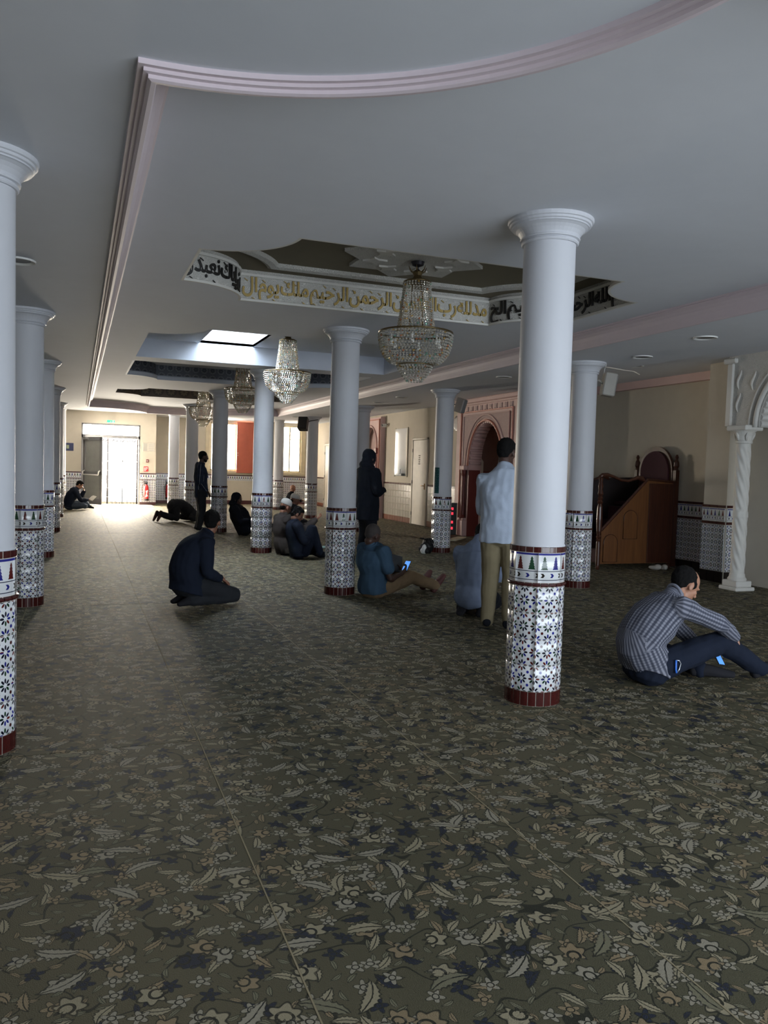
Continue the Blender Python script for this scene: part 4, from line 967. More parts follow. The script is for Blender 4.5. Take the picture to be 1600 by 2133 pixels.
sp = speaker('loudspeaker', (6.43, 8.82, 2.64), 1.2, .15, (.17, .16, .30), plain('speaker_cream', (150, 146, 138), .5), 'white loudspeaker bracketed to the column left of the minbar', [(-.03, .12, .04), (-.06, .16, .05)])
link('cable', MB().tube([(.02, .06, .12), (.04, .05, .20), (.0, .04, .26)], .006, 5).mesh('cable'), WHITEPL, sp)
o = link('dangling_cable', MB().tube([(6.36, 8.80, 2.86), (6.46, 8.78, 2.85), (6.62, 8.74, 2.83), (6.72, 8.70, 2.82), (6.80, 8.68, 2.78)], .007, 6).mesh('dangling_cable'), plain('cable_cream', (200, 188, 176), .5), None); tag(o, 'pale loose cable sticking out from the capital beside the minbar', 'cable')
sp = speaker('loudspeaker', (6.50, 13.3, 2.66), .6, .3, (.14, .16, .26), plain('speaker_beige', (150, 140, 132), .5), 'small grey loudspeaker on a bracket between poster column and mihrab', [(-.08, .1, .02), (-.22, .06, .0)])
# green poster on the column, LED prayer board, bag, rolled mat, slippers, cloth
mb = MB(); n = 8; A = .62
for i in range(n+1):
    a = PI+.10-A/2+A*i/n
    for r, z in ((.170, 1.06), (.170, 1.52), (.166, 1.06), (.166, 1.52)): mb.add((r*math.cos(a), r*math.sin(a), z))
for i in range(n): k = i*4; mb.face((k, k+1, k+5, k+4)); mb.face((k+2, k+6, k+7, k+3)); mb.face((k+1, k+3, k+7, k+5)); mb.face((k, k+4, k+6, k+2))
PGm = M('poster_print', .35); _x, _y, _z = PGm.xyz(PGm.obj()); nz = PGm.noise(PGm.vec(_x*40.0, _y*40.0, _z*70.0), 1.0, 2); PGm.base(PGm.mix(nz.gt(.60)*((_z*22.0).fract().gt(.45)), hx(18, 74, 78), hx(90, 140, 136)))
o = link('green_poster', mb.mesh('green_poster'), PGm.m, None, (6.116, 13.14, 0), (0, 0, .35)); tag(o, 'dark green poster wrapped on the column above the bag', 'poster')
e = empty('led_board', (8.02, 16.80, 0), -.5, 'black display board with red digits leaning beside the mihrab', 'display board')
LEDR = M('led_red', .4, col=hx(200, 30, 50)); LEDR.b.inputs['Emission Color'].default_value = hx(255, 60, 80); LEDR.b.inputs['Emission Strength'].default_value = 1.0
Rb = Matrix.Rotation(-.12, 4, 'X'); link('board', MB().bevel_box((-.17, -.02, 0), (.17, .02, .74), .008, mat=Rb).mesh('board'), BLACKM, e)
for k, z in enumerate((.12, .26, .46, .57)):
    for q in range(2): link('red_digit', MB().bevel_box((-.11+.12*q, -.026, z), (-.03+.12*q, -.019, z+.06), .004, mat=Rb).mesh('red_digit'), LEDR.m, e)
link('paper_slip', MB().box((-.13, -.03, .60), (-.06, -.021, .72), mat=Rb).mesh('paper_slip'), WHITEPL, e)
def blob(name, prims, vox, mat, parent=None, smooth=4, label=None, jitter=0.0, jscale=8.0):
    """one skin over rounded primitives: each ((x,y,z),(rx,ry,rz)) ellipsoid"""
    bm = bmesh.new()
    for c, r in prims:
        m4 = Matrix.Translation(c) @ Matrix.Diagonal((r[0], r[1], r[2], 1)); bmesh.ops.create_icosphere(bm, subdivisions=3, radius=1.0, matrix=m4)
    return skin(name, bm, vox, mat, parent, smooth, label, jitter, jscale)
def skin(name, bm, vox, mat, parent=None, smooth=4, label=None, jitter=0.0, jscale=8.0):
    me = bpy.data.meshes.new(name); bm.to_mesh(me); bm.free(); o = bpy.data.objects.new(name, me); C.objects.link(o)
    r = o.modifiers.new('r', 'REMESH'); r.mode = 'VOXEL'; r.voxel_size = vox; r.use_smooth_shade = True
    if smooth: s = o.modifiers.new('s', 'SMOOTH'); s.factor = .5; s.iterations = smooth
    dg = bpy.context.evaluated_depsgraph_get(); m2 = bpy.data.meshes.new_from_object(o.evaluated_get(dg)); bpy.data.objects.remove(o); bpy.data.meshes.remove(me)
    m2.name = name
    if jitter:
        nr = [v.normal.copy() for v in m2.vertices]
        for v, n_ in zip(m2.vertices, nr):
            q = Vector((v.co.x*jscale, v.co.y*jscale, v.co.z*jscale*.7)); v.co += n_*jitter*(mnoise.noise(q)+.55*mnoise.noise(q*2.3)-.35*abs(mnoise.noise(q*1.6+Vector((5, 1, 2)))))
    m2.polygons.foreach_set('use_smooth', [True]*len(m2.polygons))
    return link(name, m2, mat, parent, label=label)
e = empty('carrier_bag', (5.78, 12.98, 0), .2, 'black and white bag on the floor against the poster column', 'bag')
blob('bag_body', [((0, 0, .10), (.13, .11, .12)), ((.06, .04, .17), (.10, .09, .10)), ((-.06, -.02, .07), (.10, .10, .08))], .012, BLACKM, e, 3, jitter=.02, jscale=14)
blob('white_side', [((-.10, -.06, .08), (.05, .05, .09)), ((-.13, -.05, .05), (.04, .05, .05))], .010, WHITEPL, e, 2, label='white side of the bag', jitter=.008, jscale=16)
link('handle', MB().tube([(-.02, -.02, .22), (-.10, -.02, .27), (-.16, -.01, .27), (-.06, 0, .25), (.04, .03, .26)], .010, 6).mesh('handle'), BLACKM, e)
o = link('folded_mat', MB().bevel_box((-.42, -.10, 0), (.42, .10, .035), .012).mesh('folded_mat'), plain('cream_mat', (196, 186, 160), .9), None, (7.62, 15.55, 0), (0, 0, .85)); tag(o, 'pale flat folded mat on the floor before the mihrab', 'mat')
o = blob('teal_cloth', [((0, 0, .012), (.16, .10, .014)), ((.08, .05, .016), (.10, .08, .016))], .008, plain('teal_cloth', (150, 184, 184), .9), None, 2, jitter=.006, jscale=20); o.location = (4.10, 13.95, .004); tag(o, 'pale teal cloth on the floor left of the leaning column', 'cloth')
for k, (x, y, a) in enumerate(((8.56, 10.33, .4), (8.70, 10.30, -.3))):
    o = blob('slipper', [((0, 0, .03), (.05, .11, .035)), ((0, -.05, .05), (.045, .06, .04))], .010, plain('pale_slipper', (190, 186, 178), .7), None, 2); o.location = (x, y, 0); o.rotation_euler.z = a; tag(o, ('left' if k == 0 else 'right')+' pale slipper lying under the minbar', 'slipper', 'slippers under the minbar')
# ------------------------------------------------------------------ people
def V3(p): return Vector(p)
def cat(pts, sub):
    """Catmull-Rom through tuples of any length"""
    out = []; n = len(pts)
    for i in range(n-1):
        p0, p1, p2, p3 = pts[max(i-1, 0)], pts[i], pts[i+1], pts[min(i+2, n-1)]
        for s in range(sub):
            t = s/sub; out.append(tuple(.5*((2*b)+(c-a)*t+(2*a-5*b+4*c-d)*t*t+(3*b-a-3*c+d)*t**3) for a, b, c, d in zip(p0, p1, p2, p3)))
    return out+[tuple(pts[-1])]
def loft(bm, pts, rads, side=None, n=14, sub=4, round_ends=True, flat0=False):
    """closed tube with elliptic sections; rads are r or (across, along); side = sideways axis per point or one"""
    rows = []
    for i, (p, r) in enumerate(zip(pts, rads)):
        a, b = r if isinstance(r, (tuple, list)) else (r, r); s = (side[i] if isinstance(side, list) else side) or (0, 0, 0); rows.append((*p, a, b, *s))
    rows = cat(rows, sub) if len(rows) > 2 and sub > 1 else rows
    P = [Vector(r[:3]) for r in rows]; T = [(P[min(i+1, len(P)-1)]-P[max(i-1, 0)]).normalized() for i in range(len(P))]
    if round_ends:
        def cap(i, sg):
            r = rows[i]; d = T[i]*sg; m_ = min(r[3], r[4]); out = []
            for k in (.5, .85): out.append((*(P[i]+d*m_*k*.8), r[3]*math.sqrt(1-k*k), r[4]*math.sqrt(1-k*k), *r[5:]))
            return out
        a, b = ([] if flat0 else cap(0, -1)), cap(-1, 1); rows = a[::-1]+rows+b; P = [Vector(r[:3]) for r in rows]; T = [T[0]]*len(a)+T+[T[-1]]*2
    rings = []; prev = None
    for r, p, t in zip(rows, P, T):
        s = Vector(r[5:8])
        if s.length < 1e-5: s = prev if prev is not None else (Vector((0, 1, 0)) if abs(t.y) < .9 else Vector((1, 0, 0)))
        s = (s-t*s.dot(t)); s = s.normalized() if s.length > 1e-4 else t.orthogonal().normalized(); prev = s; q = t.cross(s)
        rings.append([bm.verts.new(p+s*r[3]*math.cos(2*PI*k/n)+q*r[4]*math.sin(2*PI*k/n)) for k in range(n)])
    for a, b in zip(rings, rings[1:]):
        for k in range(n): bm.faces.new((a[k], a[(k+1) % n], b[(k+1) % n], b[k]))
    bm.faces.new(rings[0][::-1]); bm.faces.new(rings[-1])
def ball(bm, c, r, rot=None):
    m4 = Matrix.Translation(c) @ (rot.to_4x4() if rot else Matrix()) @ Matrix.Diagonal((r[0], r[1], r[2], 1)); bmesh.ops.create_icosphere(bm, subdivisions=3, radius=1.0, matrix=m4)
def frame(f, up):
    f = Vector(f).normalized(); l = Vector(up).cross(f).normalized(); u = f.cross(l); return Matrix((f, l, u)).transposed()
def hand(bm, w, d, nrm, sgn, curl=.5, k=1.0):
    """palm, four fingers and a thumb; nrm = palm side, sgn +1 when the thumb lies on d x nrm"""
    d = Vector(d).normalized(); nrm = Vector(nrm); nrm = (nrm-d*nrm.dot(d)).normalized(); s = d.cross(nrm)*sgn; w = Vector(w)
    loft(bm, [w-d*.02, w+d*.03, w+d*.085*k], [(.026, .020), (.036*k, .016*k), (.040*k, .013*k)], s, 10, 2)
    for i, L in enumerate((.074, .084, .078, .062)):
        off = (.5-i/3)*.062*k; p = w+d*.085*k+s*off; pts = [p-d*.015]; a = curl*.35
        for seg, f in enumerate((.45, .32, .25)):
            dr = d*math.cos(a)+nrm*math.sin(a); p = p+dr*L*f*k; pts.append(p.copy()); a += curl
        loft(bm, pts, [.0098*k, .0095*k, .0088*k, .0072*k], s, 8, 2)
    p = w+d*.025+s*.030*k; t1 = (d*.62+s*.75+nrm*.25).normalized(); t2 = (d*.85+s*.25+nrm*(.25+curl*.5)).normalized()
    loft(bm, [p-t1*.012, p+t1*.036*k, p+t1*.036*k+t2*.032*k, p+t1*.036*k+t2*.056*k], [.014*k, .012*k, .011*k, .008*k], nrm, 8, 2)
def head_prims(bm, R, c, nose=1.0):
    P = lambda x, y, z: Vector(c)+R @ Vector((x, y, z-.115))
    ball(bm, P(-.012, 0, .140), (.096, .076, .098), R); ball(bm, P(.030, 0, .085), (.060, .056, .080), R); ball(bm, P(.058, 0, .032), (.028, .030, .024), R)
    ball(bm, P(.022, 0, .040), (.050, .050, .034), R)
    loft(bm, [P(.082, 0, .128), P(.098, 0, .104), P(.104, 0, .090)], [.009, .012, .016*nose], R @ Vector((0, 1, 0)), 8, 2)
    for s in (-1, 1):
        ball(bm, P(.074, s*.026, .138), (.016, .026, .010), R); ball(bm, P(.060, s*.036, .096), (.024, .020, .022), R)
        ball(bm, P(-.010, s*.078, .104), (.020, .009, .034), R); ball(bm, P(-.006, s*.080, .085), (.010, .008, .014), R)
    ball(bm, P(.086, 0, .062), (.012, .024, .007), R); ball(bm, P(.084, 0, .050), (.011, .021, .007), R)
def person(o, phi, J, look, label, near=True):
    vb, vc = (.0065, .0085) if near else (.0095, .012)
    ph = math.radians(phi); J = {k: Vector(v) for k, v in J.items()}
    up = (J['neck']-J['pel']).normalized()
    sx = (J['sL']-J['sR']).normalized(); hxv = (J['hL']-J['hR']).normalized()
    tw = look.get('girth', 1.0); chest, pel, neck = J['chest'], J['pel'], J['neck']
    waist = pel.lerp(chest, .5)+Vector(look.get('bow', (0, 0, 0)))
    shm = (J['sL']+J['sR'])/2; hw = (J['sL']-J['sR']).length/2
    def torso(bm, e, low=0.0, flat=False):
        lowp = pel-(chest-pel).normalized()*(.06+low)
        pts = [lowp, pel, waist, chest, shm.lerp(neck, .05), shm.lerp(neck, .55), neck]; sd = [hxv, hxv, (hxv+sx).normalized(), sx, sx, sx, sx]
        fl = .012 if flat else 0
        rd = [(.150*tw+e+fl, .105*tw+e+fl), (.158*tw+e, .118*tw+e), (.148*tw+e, .110*tw+e), (.168*tw+e, .120*tw+e), (hw*.98+e*.6, .092+e), (hw*.62+e*.6, .076+e), (.062+e*.6, .060+e*.6)]
        loft(bm, pts, rd, [tuple(s) for s in sd], 18, 5, flat0=flat)
    def arm(bm, sd, e, stop=1.0, endr=None):
        s, el, w = J['s'+sd], J['e'+sd], J['w'+sd]; inn = s+(shm-s)*.40-up*.045
        if stop >= 1: loft(bm, [inn, s, s.lerp(el, .5), el, el.lerp(w, .4), w], [.058+e, .062+e, .050+e, .043+e, .041+e, (.028+e if endr is None else endr)], None, 12, 3)
        else: loft(bm, [inn, s, s.lerp(el, .4), s.lerp(el, .66)], [.062+e, .064+e, .056+e, .054+e], None, 12, 3)
    def leg(bm, sd, e, stop=1.0):
        h, k, a = J['h'+sd], J['k'+sd], J['a'+sd]
        loft(bm, [h, h.lerp(k, .45), k], [.094+e, .086+e, .066+e], None, 14, 4); loft(bm, [k, k.lerp(a, .35), a], [.066+e, .062+e, .042+e*1.3], None, 14, 4)
    def foot(bm, sd, e):
        a, t = J['a'+sd], J['t'+sd]; d = (t-a).normalized(); down = Vector((0, 0, -1)) if abs(d.z) < .8 else (a-J['k'+sd]).normalized()
        loft(bm, [a-d*.05+down*.02, a+d*.03, a.lerp(t, .6), t], [(.034+e, .034+e), (.038+e, .042+e), (.044+e, .030+e), (.034+e, .018+e)], None, 10, 3)
    # body: one continuous figure
    bm = bmesh.new(); torso(bm, -.012)
    for sd in 'RL':
        arm(bm, sd, -.008); leg(bm, sd, -.010); foot(bm, sd, 0)
        d = J.get('hd'+sd, J['w'+sd]-J['e'+sd]); hand(bm, J['w'+sd], d, J.get('hn'+sd, Vector((0, 0, -1))), -1 if sd == 'R' else 1, look.get('curl', .5), 1.0 if near else 1.08)
    R = frame(J['hf'], J.get('hu', (0, 0, 1))); hc = J['head']
    hb = hc+R @ Vector((-.022, 0, -.075)); loft(bm, [neck-up*.04, neck.lerp(hb, .5), hb], [.060, .054, .056], None, 12, 3)
    head_prims(bm, R, hc)
    body = skin('person', bm, vb, look['skin'], None, 3); body.location = (o[0], o[1], 0); body.rotation_euler = (0, 0, ph); tag(body, label, 'person')
    hp = lambda x, y, z: hc+R @ Vector((x, y, z-.115))
    # face
    bm = bmesh.new()
    for s in (-1, 1): ball(bm, hp(.083, s*.030, .117), (.008, .012, .008), R)
    me = bpy.data.meshes.new('eyes'); bm.to_mesh(me); bm.free(); link('eyes', me, INK, body)
    # hair or headwear
    hk = look.get('hair', 'short')
    if hk in ('short', 'receding'):
        bm = bmesh.new(); ball(bm, hp(-.024 if hk == 'short' else -.040, 0, .152 if hk == 'short' else .146), (.100, .083, .095), R); ball(bm, hp(-.060, 0, .100), (.046, .066, .060), R)
        if hk == 'short': ball(bm, hp(.030, 0, .196), (.050, .062, .036), R)
        for s in (-1, 1): ball(bm, hp(.008, s*.070, .128), (.024, .012, .030), R)
        skin('hair', bm, vb, look.get('hairmat', HAIRB), body, 3, jitter=.006, jscale=40)
    if look.get('stubble'):
        bm = bmesh.new(); ball(bm, hp(-.020, 0, .150), (.0985, .0795, .095), R); ball(bm, hp(-.055, 0, .105), (.046, .064, .055), R); skin('hair', bm, vb, look['stubble'], body, 3)
    if look.get('beard'):
        bm = bmesh.new(); ball(bm, hp(.050, 0, .034), (.040, .050, .034), R); ball(bm, hp(.020, 0, .050), (.046, .062, .036), R); skin('beard', bm, vb, look.get('hairmat', HAIRB), body, 3, jitter=.004, jscale=40)
    if hk == 'kufi':
        bm = bmesh.new(); ball(bm, hp(-.050, 0, .105), (.050, .068, .060), R); skin('hair', bm, vb, HAIRB, body, 3)
        mb = MB().lathe([(.092, .0), (.097, .012), (.098, .04), (.092, .07), (.070, .098), (.035, .112), (0, .116)], 28, sm=True)
        M4 = Matrix.Translation(hp(-.016, 0, .150)) @ R.to_4x4() @ Matrix.Rotation(look.get('captilt', -.18), 4, 'Y') @ Matrix.Diagonal((1.04, .90, 1, 1)); mb.v = [tuple(M4 @ Vector(v)) for v in mb.v]
        link('knitted_cap', mb.mesh('knitted_cap'), look['capmat'], body, label='white knitted cap')
    if hk == 'hood':
        bm = bmesh.new(); ball(bm, hp(-.036, 0, .150), (.110, .096, .106), R); ball(bm, hp(-.055, 0, .075), (.080, .092, .090), R); ball(bm, hp(-.06, 0, .00), (.10, .13, .07), R)
        loft(bm, [hp(.03, s_*.085, .20-.0) if False else hp(.022, .0+.084*math.sin(a_), .120+.098*math.cos(a_)) for a_ in [2*PI*q/14 for q in range(-5, 6)] for s_ in (1,)], [.018]*11, None, 8, 1)
        skin('hood', bm, vc, look['top'], body, 4, jitter=.006, jscale=16)
    # clothing
    e = look.get('thick', .018)
    bm = bmesh.new(); torso(bm, e, look.get('low', .02), True)
    for sd in 'RL': arm(bm, sd, look.get('sleeve_thick', .012), look.get('sleeve', 1.0), .036+look.get('sleeve_thick', .012)*.5)
    if look.get('skirt'):      # long coat or loose shirt hanging over the seat
        for c_, r_ in look['skirt']: ball(bm, c_, r_)
    top = skin(look.get('topname', 'shirt'), bm, vc, look['top'], body, 4, jitter=.011, jscale=look.get('fold', 7.0))
    if look.get('weave'): weave(top.data, [(pel, waist, .17, 0), (waist, chest, .17, 0), (chest, shm+up*.1, .17, 0)]+[(J['s'+d], J['e'+d], .06, 1) for d in 'RL']+[(J['e'+d], J['w'+d], .05, 1) for d in 'RL'], sx)
    if look.get('collar', True):
        mb = MB(); ax = (hb-neck).normalized()
        pts = [neck+ax*.012+(Matrix.Rotation(a_, 3, ax) @ (sx-ax*sx.dot(ax)).normalized())*.068 for a_ in [2*PI*q/20 for q in range(20)]]
        mb.tube(pts, .011, 7, closed=True); link('collar', mb.mesh('collar'), look['top'], body)
    bm = bmesh.new(); pl = .014
    loft(bm, [pel-(chest-pel).normalized()*.06, pel, pel.lerp(waist, .6)], [(.150*tw+pl, .110*tw+pl), (.158*tw+pl, .120*tw+pl), (.148*tw+pl*.8, .108*tw+pl*.8)], tuple(hxv), 16, 3)
    for sd in 'RL': leg(bm, sd, pl)
    skin('trousers', bm, vc, look['legs'], body, 4, jitter=.009, jscale=8.0)
    if look.get('shoe'):
        for sd in 'RL':
            bm = bmesh.new(); foot(bm, sd, .006); skin('sock', bm, vb, look['shoe'], body, 2)
    return body
def weave(me, bones, sx):
    """uv along and around the nearest limb, so that woven checks follow the cloth"""
    uv = []; run = {}; acc = 0
    for i, (a, b, r, k) in enumerate(bones): run[i] = acc if k == 0 else (0 if i % 1 == 0 and (i-3) < 2 else .28); acc += (b-a).length if k == 0 else 0
    for v in me.vertices:
        best = None
        for i, (a, b, r, k) in enumerate(bones):
            d = b-a; t = max(0, min(1, (v.co-a).dot(d)/d.length_squared)); q = v.co-(a+d*t); s = q.length/r
            if best is None or s < best[0]: best = (s, i, t, q)
        s, i, t, q = best; a, b, r, k = bones[i]; ax = (b-a).normalized(); e1_ = sx-ax*sx.dot(ax)
        e1_ = e1_.normalized() if e1_.length > .2 else ax.orthogonal().normalized(); e2_ = ax.cross(e1_)
        uv.append((math.atan2(q.dot(e1_), q.dot(e2_) if k == 0 else -q.dot(e2_))*(.155 if k == 0 else .058), run[i]+(b-a).length*t))
    L = me.uv_layers.new(name='uv')
    for lp in me.loops: L.data[lp.index].uv = uv[lp.vertex_index]
def at(o, phi, p):
    c, s = math.cos(math.radians(phi)), math.sin(math.radians(phi)); return (o[0]+c*p[0]-s*p[1], o[1]+s*p[0]+c*p[1], p[2])
def fabric(name, rgb, var=.10):
    return plain(name, rgb, .9, .15, var=var, scale=5, bump=.25, bscale=90)
def check(name, ground, stripe, line, p1, p2):
    """woven check on uv in metres"""
    m = M(name, .9, spec=.15); u, v, z = m.xyz(m.uv())
    a = (u/p1).fract().gt(.52); b = (v/p2).fract().gt(.55); c = ((u/p1).fract()-.25).abs().lt(.06)
    col = m.mix(a*.8, hx(*ground), hx(*stripe)); col = m.mix(b*.45, col, hx(*stripe)); col = m.mix(c*.5, col, hx(*line)); m.base(col); m.bump(m.noise(m.obj(), 60, 2), .2, .004); return m.m
HAIRB = plain('black_hair', (20, 19, 19), .9, .15, bump=.5, bscale=120); HAIRG = plain('greying_hair', (44, 42, 42), .75, bump=.5, bscale=120)
SK_D = plain('deep_brown_skin', (72, 50, 42), .5, var=.05); SK_M = plain('brown_skin', (134, 92, 72), .5, var=.05); SK_T = plain('tan_skin', (168, 122, 98), .5, var=.05)
NAVY = fabric('navy_knit', (30, 36, 50)); CHAR = fabric('charcoal_cloth', (44, 46, 50)); BLUE = fabric('blue_shirt', (66, 90, 112)); KHAKI = fabric('khaki_cloth', (128, 108, 84)); BEIGE = fabric('beige_trousers', (126, 116, 92))
PALE = fabric('pale_blue_shirt', (178, 190, 208), .05); GREYB = fabric('grey_blue_shirt', (122, 134, 158), .06); BLACKC = fabric('black_cloth', (24, 26, 32)); JEANS = fabric('dark_navy_trousers', (28, 34, 48)); COAT = fabric('brown_grey_coat', (66, 60, 58)); SOCK = fabric('dark_sock', (40, 40, 44)); WKNIT = fabric('white_knit', (206, 204, 200), .04); PUFF = fabric('black_puffer', (20, 24, 32)); WROBE = fabric('pale_robe', (176, 162, 148))

# man in checked shirt seated at the right
O = (3.75, 4.60); CH1 = check('checked_shirt', (128, 130, 142), (56, 60, 74), (150, 152, 162), .026, .020)
person(O, 0, dict(pel=(.03, 0, .15), chest=(.07, 0, .44), neck=(.235, 0, .625), head=(.345, 0, .685), hf=(.80, -.10, -.60), hu=(.55, 0, .83), sR=(.15, -.20, .565), sL=(.25, .19, .545), eR=(.42, -.26, .455), wR=(.655, -.17, .33), hdR=(.6, .35, -.7), hnR=(-.5, .5, -.6), eL=(.40, .16, .38), wL=(.55, .06, .20), hdL=(.4, -.9, -.1),
    hR=(.06, -.10, .14), kR=(.54, -.15, .30), aR=(.95, -.13, .07), tR=(1.13, -.15, .10), hL=(.06, .10, .13), kL=(.48, .34, .11), aL=(.50, -.02, .07), tL=(.68, -.14, .05)),
    dict(skin=SK_T, hair='receding', hairmat=HAIRB, top=CH1, legs=JEANS, shoe=SOCK, girth=1.16, bow=(-.10, 0, 0), thick=.022, sleeve_thick=.016, low=.0, weave=True), 'man in a grey checked shirt seated on the carpet at the right')
e = empty('carabiner', at(O, 0, (.10, -.215, .16)), 0, 'blue and silver carabiner clipped at the checked-shirt man\'s belt', 'carabiner')
link('clip_spine', MB().tube([(0, 0, .045), (-.004, -.004, .02), (-.004, -.006, -.02), (.002, -.006, -.042)], .007, 8).mesh('clip_spine'), plain('clip_blue', (60, 120, 220), .3), e)
link('clip_gate', MB().tube([(0, 0, .045), (.022, -.004, .042), (.036, -.006, .02), (.022, -.008, -.02), (.004, -.006, -.044)], .0045, 8).mesh('clip_gate'), plain('clip_steel', (200, 204, 210), .25, metal=.8), e)
SCR = M('phone_screen', .2, col=hx(70, 120, 200)); SCR.b.inputs['Emission Color'].default_value = hx(90, 150, 230); SCR.b.inputs['Emission Strength'].default_value = 1.0
def phone(loc, rot, label):
    e = empty('phone', loc, 0, label, 'phone'); e.rotation_euler = rot
    link('case', MB().bevel_box((-.037, -.005, -.075), (.037, .005, .075), .005).mesh('case'), BLACKM, e); link('screen', MB().box((-.032, -.0062, -.066), (.032, -.0048, .066)).mesh('screen'), SCR.m, e)
phone(at(O, 0, (.60, -.07, .17)), (-.7, .2, .2), 'phone with lit screen between the checked-shirt man\'s knees')
# man in blue shirt leaning on the column
O = (3.18, 8.57)
person(O, 20, dict(pel=(-.02, 0, .14), chest=(-.06, 0, .42), neck=(-.075, 0, .59), head=(-.05, 0, .705), hf=(.85, .1, -.45), hu=(.4, 0, .9), sR=(-.05, -.19, .535), sL=(-.03, .19, .535), eR=(.0, -.27, .235), wR=(.265, -.17, .27), hdR=(.8, .2, .5), hnR=(-.2, .9, .3), eL=(.10, .24, .25), wL=(.27, .06, .26), hdL=(.8, -.4, .4), hnL=(0, -.8, .4),
    hR=(.03, -.10, .12), kR=(.45, -.13, .21), aR=(.86, -.12, .08), tR=(.98, -.13, .20), hL=(.03, .10, .12), kL=(.47, .12, .24), aL=(.88, .10, .09), tL=(.99, .12, .22)),
    dict(skin=SK_D, hair='none', stubble=plain('grey_stubble', (62, 56, 54), .8), top=BLUE, legs=KHAKI, sleeve=.5, girth=1.14, thick=.022, sleeve_thick=.020, bow=(.02, 0, 0), curl=.75, shoe=plain('maroon_slipper', (84, 46, 44), .7)), 'man in a blue short-sleeved shirt sitting against the column with a phone')
phone(at(O, 20, (.375, -.12, .345)), (-.75, .0, -.9), 'phone with bright blue screen held by the man in the blue shirt')
o = link('notebook', MB().bevel_box((-.075, -.008, -.10), (.075, .008, .10), .004).mesh('notebook'), plain('dark_cover', (50, 54, 60), .5), None, at(O, 20, (.34, .02, .36)), (-.35, .25, .1)); tag(o, 'dark notebook behind the phone of the man in the blue shirt', 'notebook')
# kneeling man in the middle foreground
O = (1.24, 8.41)
person(O, 20, dict(pel=(-.19, 0, .25), chest=(-.13, 0, .56), neck=(.02, 0, .735), head=(.085, .02, .855), hf=(.62, .72, -.10), sR=(-.10, -.20, .655), sL=(.02, .18, .655), eR=(-.10, -.25, .37), wR=(.08, -.15, .285), hdR=(.8, .2, -.35), eL=(.08, .22, .36), wL=(.16, .12, .28), hdL=(.9, -.1, -.2),
    hR=(-.14, -.10, .22), kR=(.27, -.14, .095), aR=(-.20, -.10, .075), tR=(-.33, -.09, .04), hL=(-.14, .10, .22), kL=(.29, .16, .10), aL=(-.18, .10, .075), tL=(-.31, .09, .04)),
    dict(skin=SK_M, hair='short', top=NAVY, legs=CHAR, shoe=SOCK, girth=1.2, bow=(-.06, 0, 0), thick=.026, sleeve_thick=.020, low=.05, topname='sweater'), 'man in a dark navy sweater kneeling in the middle of the carpet')
# kneeling man in the grey-blue shirt, seen from behind
O = (3.78, 7.26)
person(O, 50, dict(pel=(-.04, 0, .27), chest=(.05, 0, .57), neck=(.17, 0, .745), head=(.29, 0, .79), hf=(.75, 0, -.65), hu=(.65, 0, .75), sR=(.08, -.18, .625), sL=(.08, .18, .625), eR=(.20, -.20, .40), wR=(.34, -.10, .31), eL=(.20, .19, .40), wL=(.34, .10, .31),
    hR=(0, -.10, .22), kR=(.38, -.14, .10), aR=(-.08, -.10, .08), tR=(-.20, -.10, .04), hL=(0, .10, .22), kL=(.38, .14, .10), aL=(-.08, .10, .08), tL=(-.20, .10, .04)),
    dict(skin=SK_D, hair='short', top=GREYB, legs=BLACKC, shoe=SOCK, girth=1.04, bow=(-.06, 0, .0), thick=.026, sleeve_thick=.020, low=.04, fold=7, skirt=[((-.10, .02, .22), (.13, .17, .15))]), 'man in a grey-blue shirt kneeling with bowed head beside the standing man')
# standing man in the pale shirt behind the big column
O = (3.64, 6.50)
person(O, 48, dict(pel=(0, 0, .93), chest=(-.02, 0, 1.27), neck=(.03, 0, 1.50), head=(.085, 0, 1.645), hf=(.93, -.25, -.25), sR=(-.02, -.19, 1.385), sL=(-.02, .17, 1.385), eR=(.07, -.25, 1.14), wR=(.27, -.10, 1.10), hdR=(.5, .85, 0), eL=(.06, .20, 1.10), wL=(.26, .02, 1.10), hdL=(.4, -.9, 0),
    hR=(0, -.09, .90), kR=(.02, -.095, .49), aR=(-.03, -.10, .085), tR=(.14, -.13, .03), hL=(0, .09, .90), kL=(.02, .095, .49), aL=(-.03, .10, .085), tL=(.14, .13, .03)),
    dict(skin=SK_D, hair='short', top=PALE, legs=BEIGE, shoe=BLACKC, girth=1.10, thick=.034, sleeve_thick=.020, low=.05, fold=8), 'man in a pale blue shirt and beige trousers standing behind the big column')
# standing hooded figure
O = (4.14, 11.58)
person(O, 10, dict(pel=(0, 0, .90), chest=(0, 0, 1.24), neck=(.02, 0, 1.48), head=(.03, 0, 1.62), hf=(.97, .15, -.15), sR=(-.01, -.20, 1.40), sL=(-.01, .20, 1.40), eR=(.02, -.27, 1.12), wR=(.22, -.08, 1.14), hdR=(.3, .95, 0), eL=(.02, .27, 1.12), wL=(.22, .08, 1.17), hdL=(.3, -.95, 0),
    hR=(0, -.10, .88), kR=(.02, -.11, .48), aR=(-.03, -.11, .085), tR=(.15, -.13, .03), hL=(0, .10, .88), kL=(.02, .11, .48), aL=(-.03, .11, .085), tL=(.15, .13, .03)),
    dict(skin=SK_D, hair='hood', top=PUFF, legs=BLACKC, shoe=BLACKC, girth=1.08, thick=.045, sleeve_thick=.035, low=.16, collar=False, topname='jacket'), 'hooded figure in a dark jacket standing with folded arms behind the blue-shirted man')
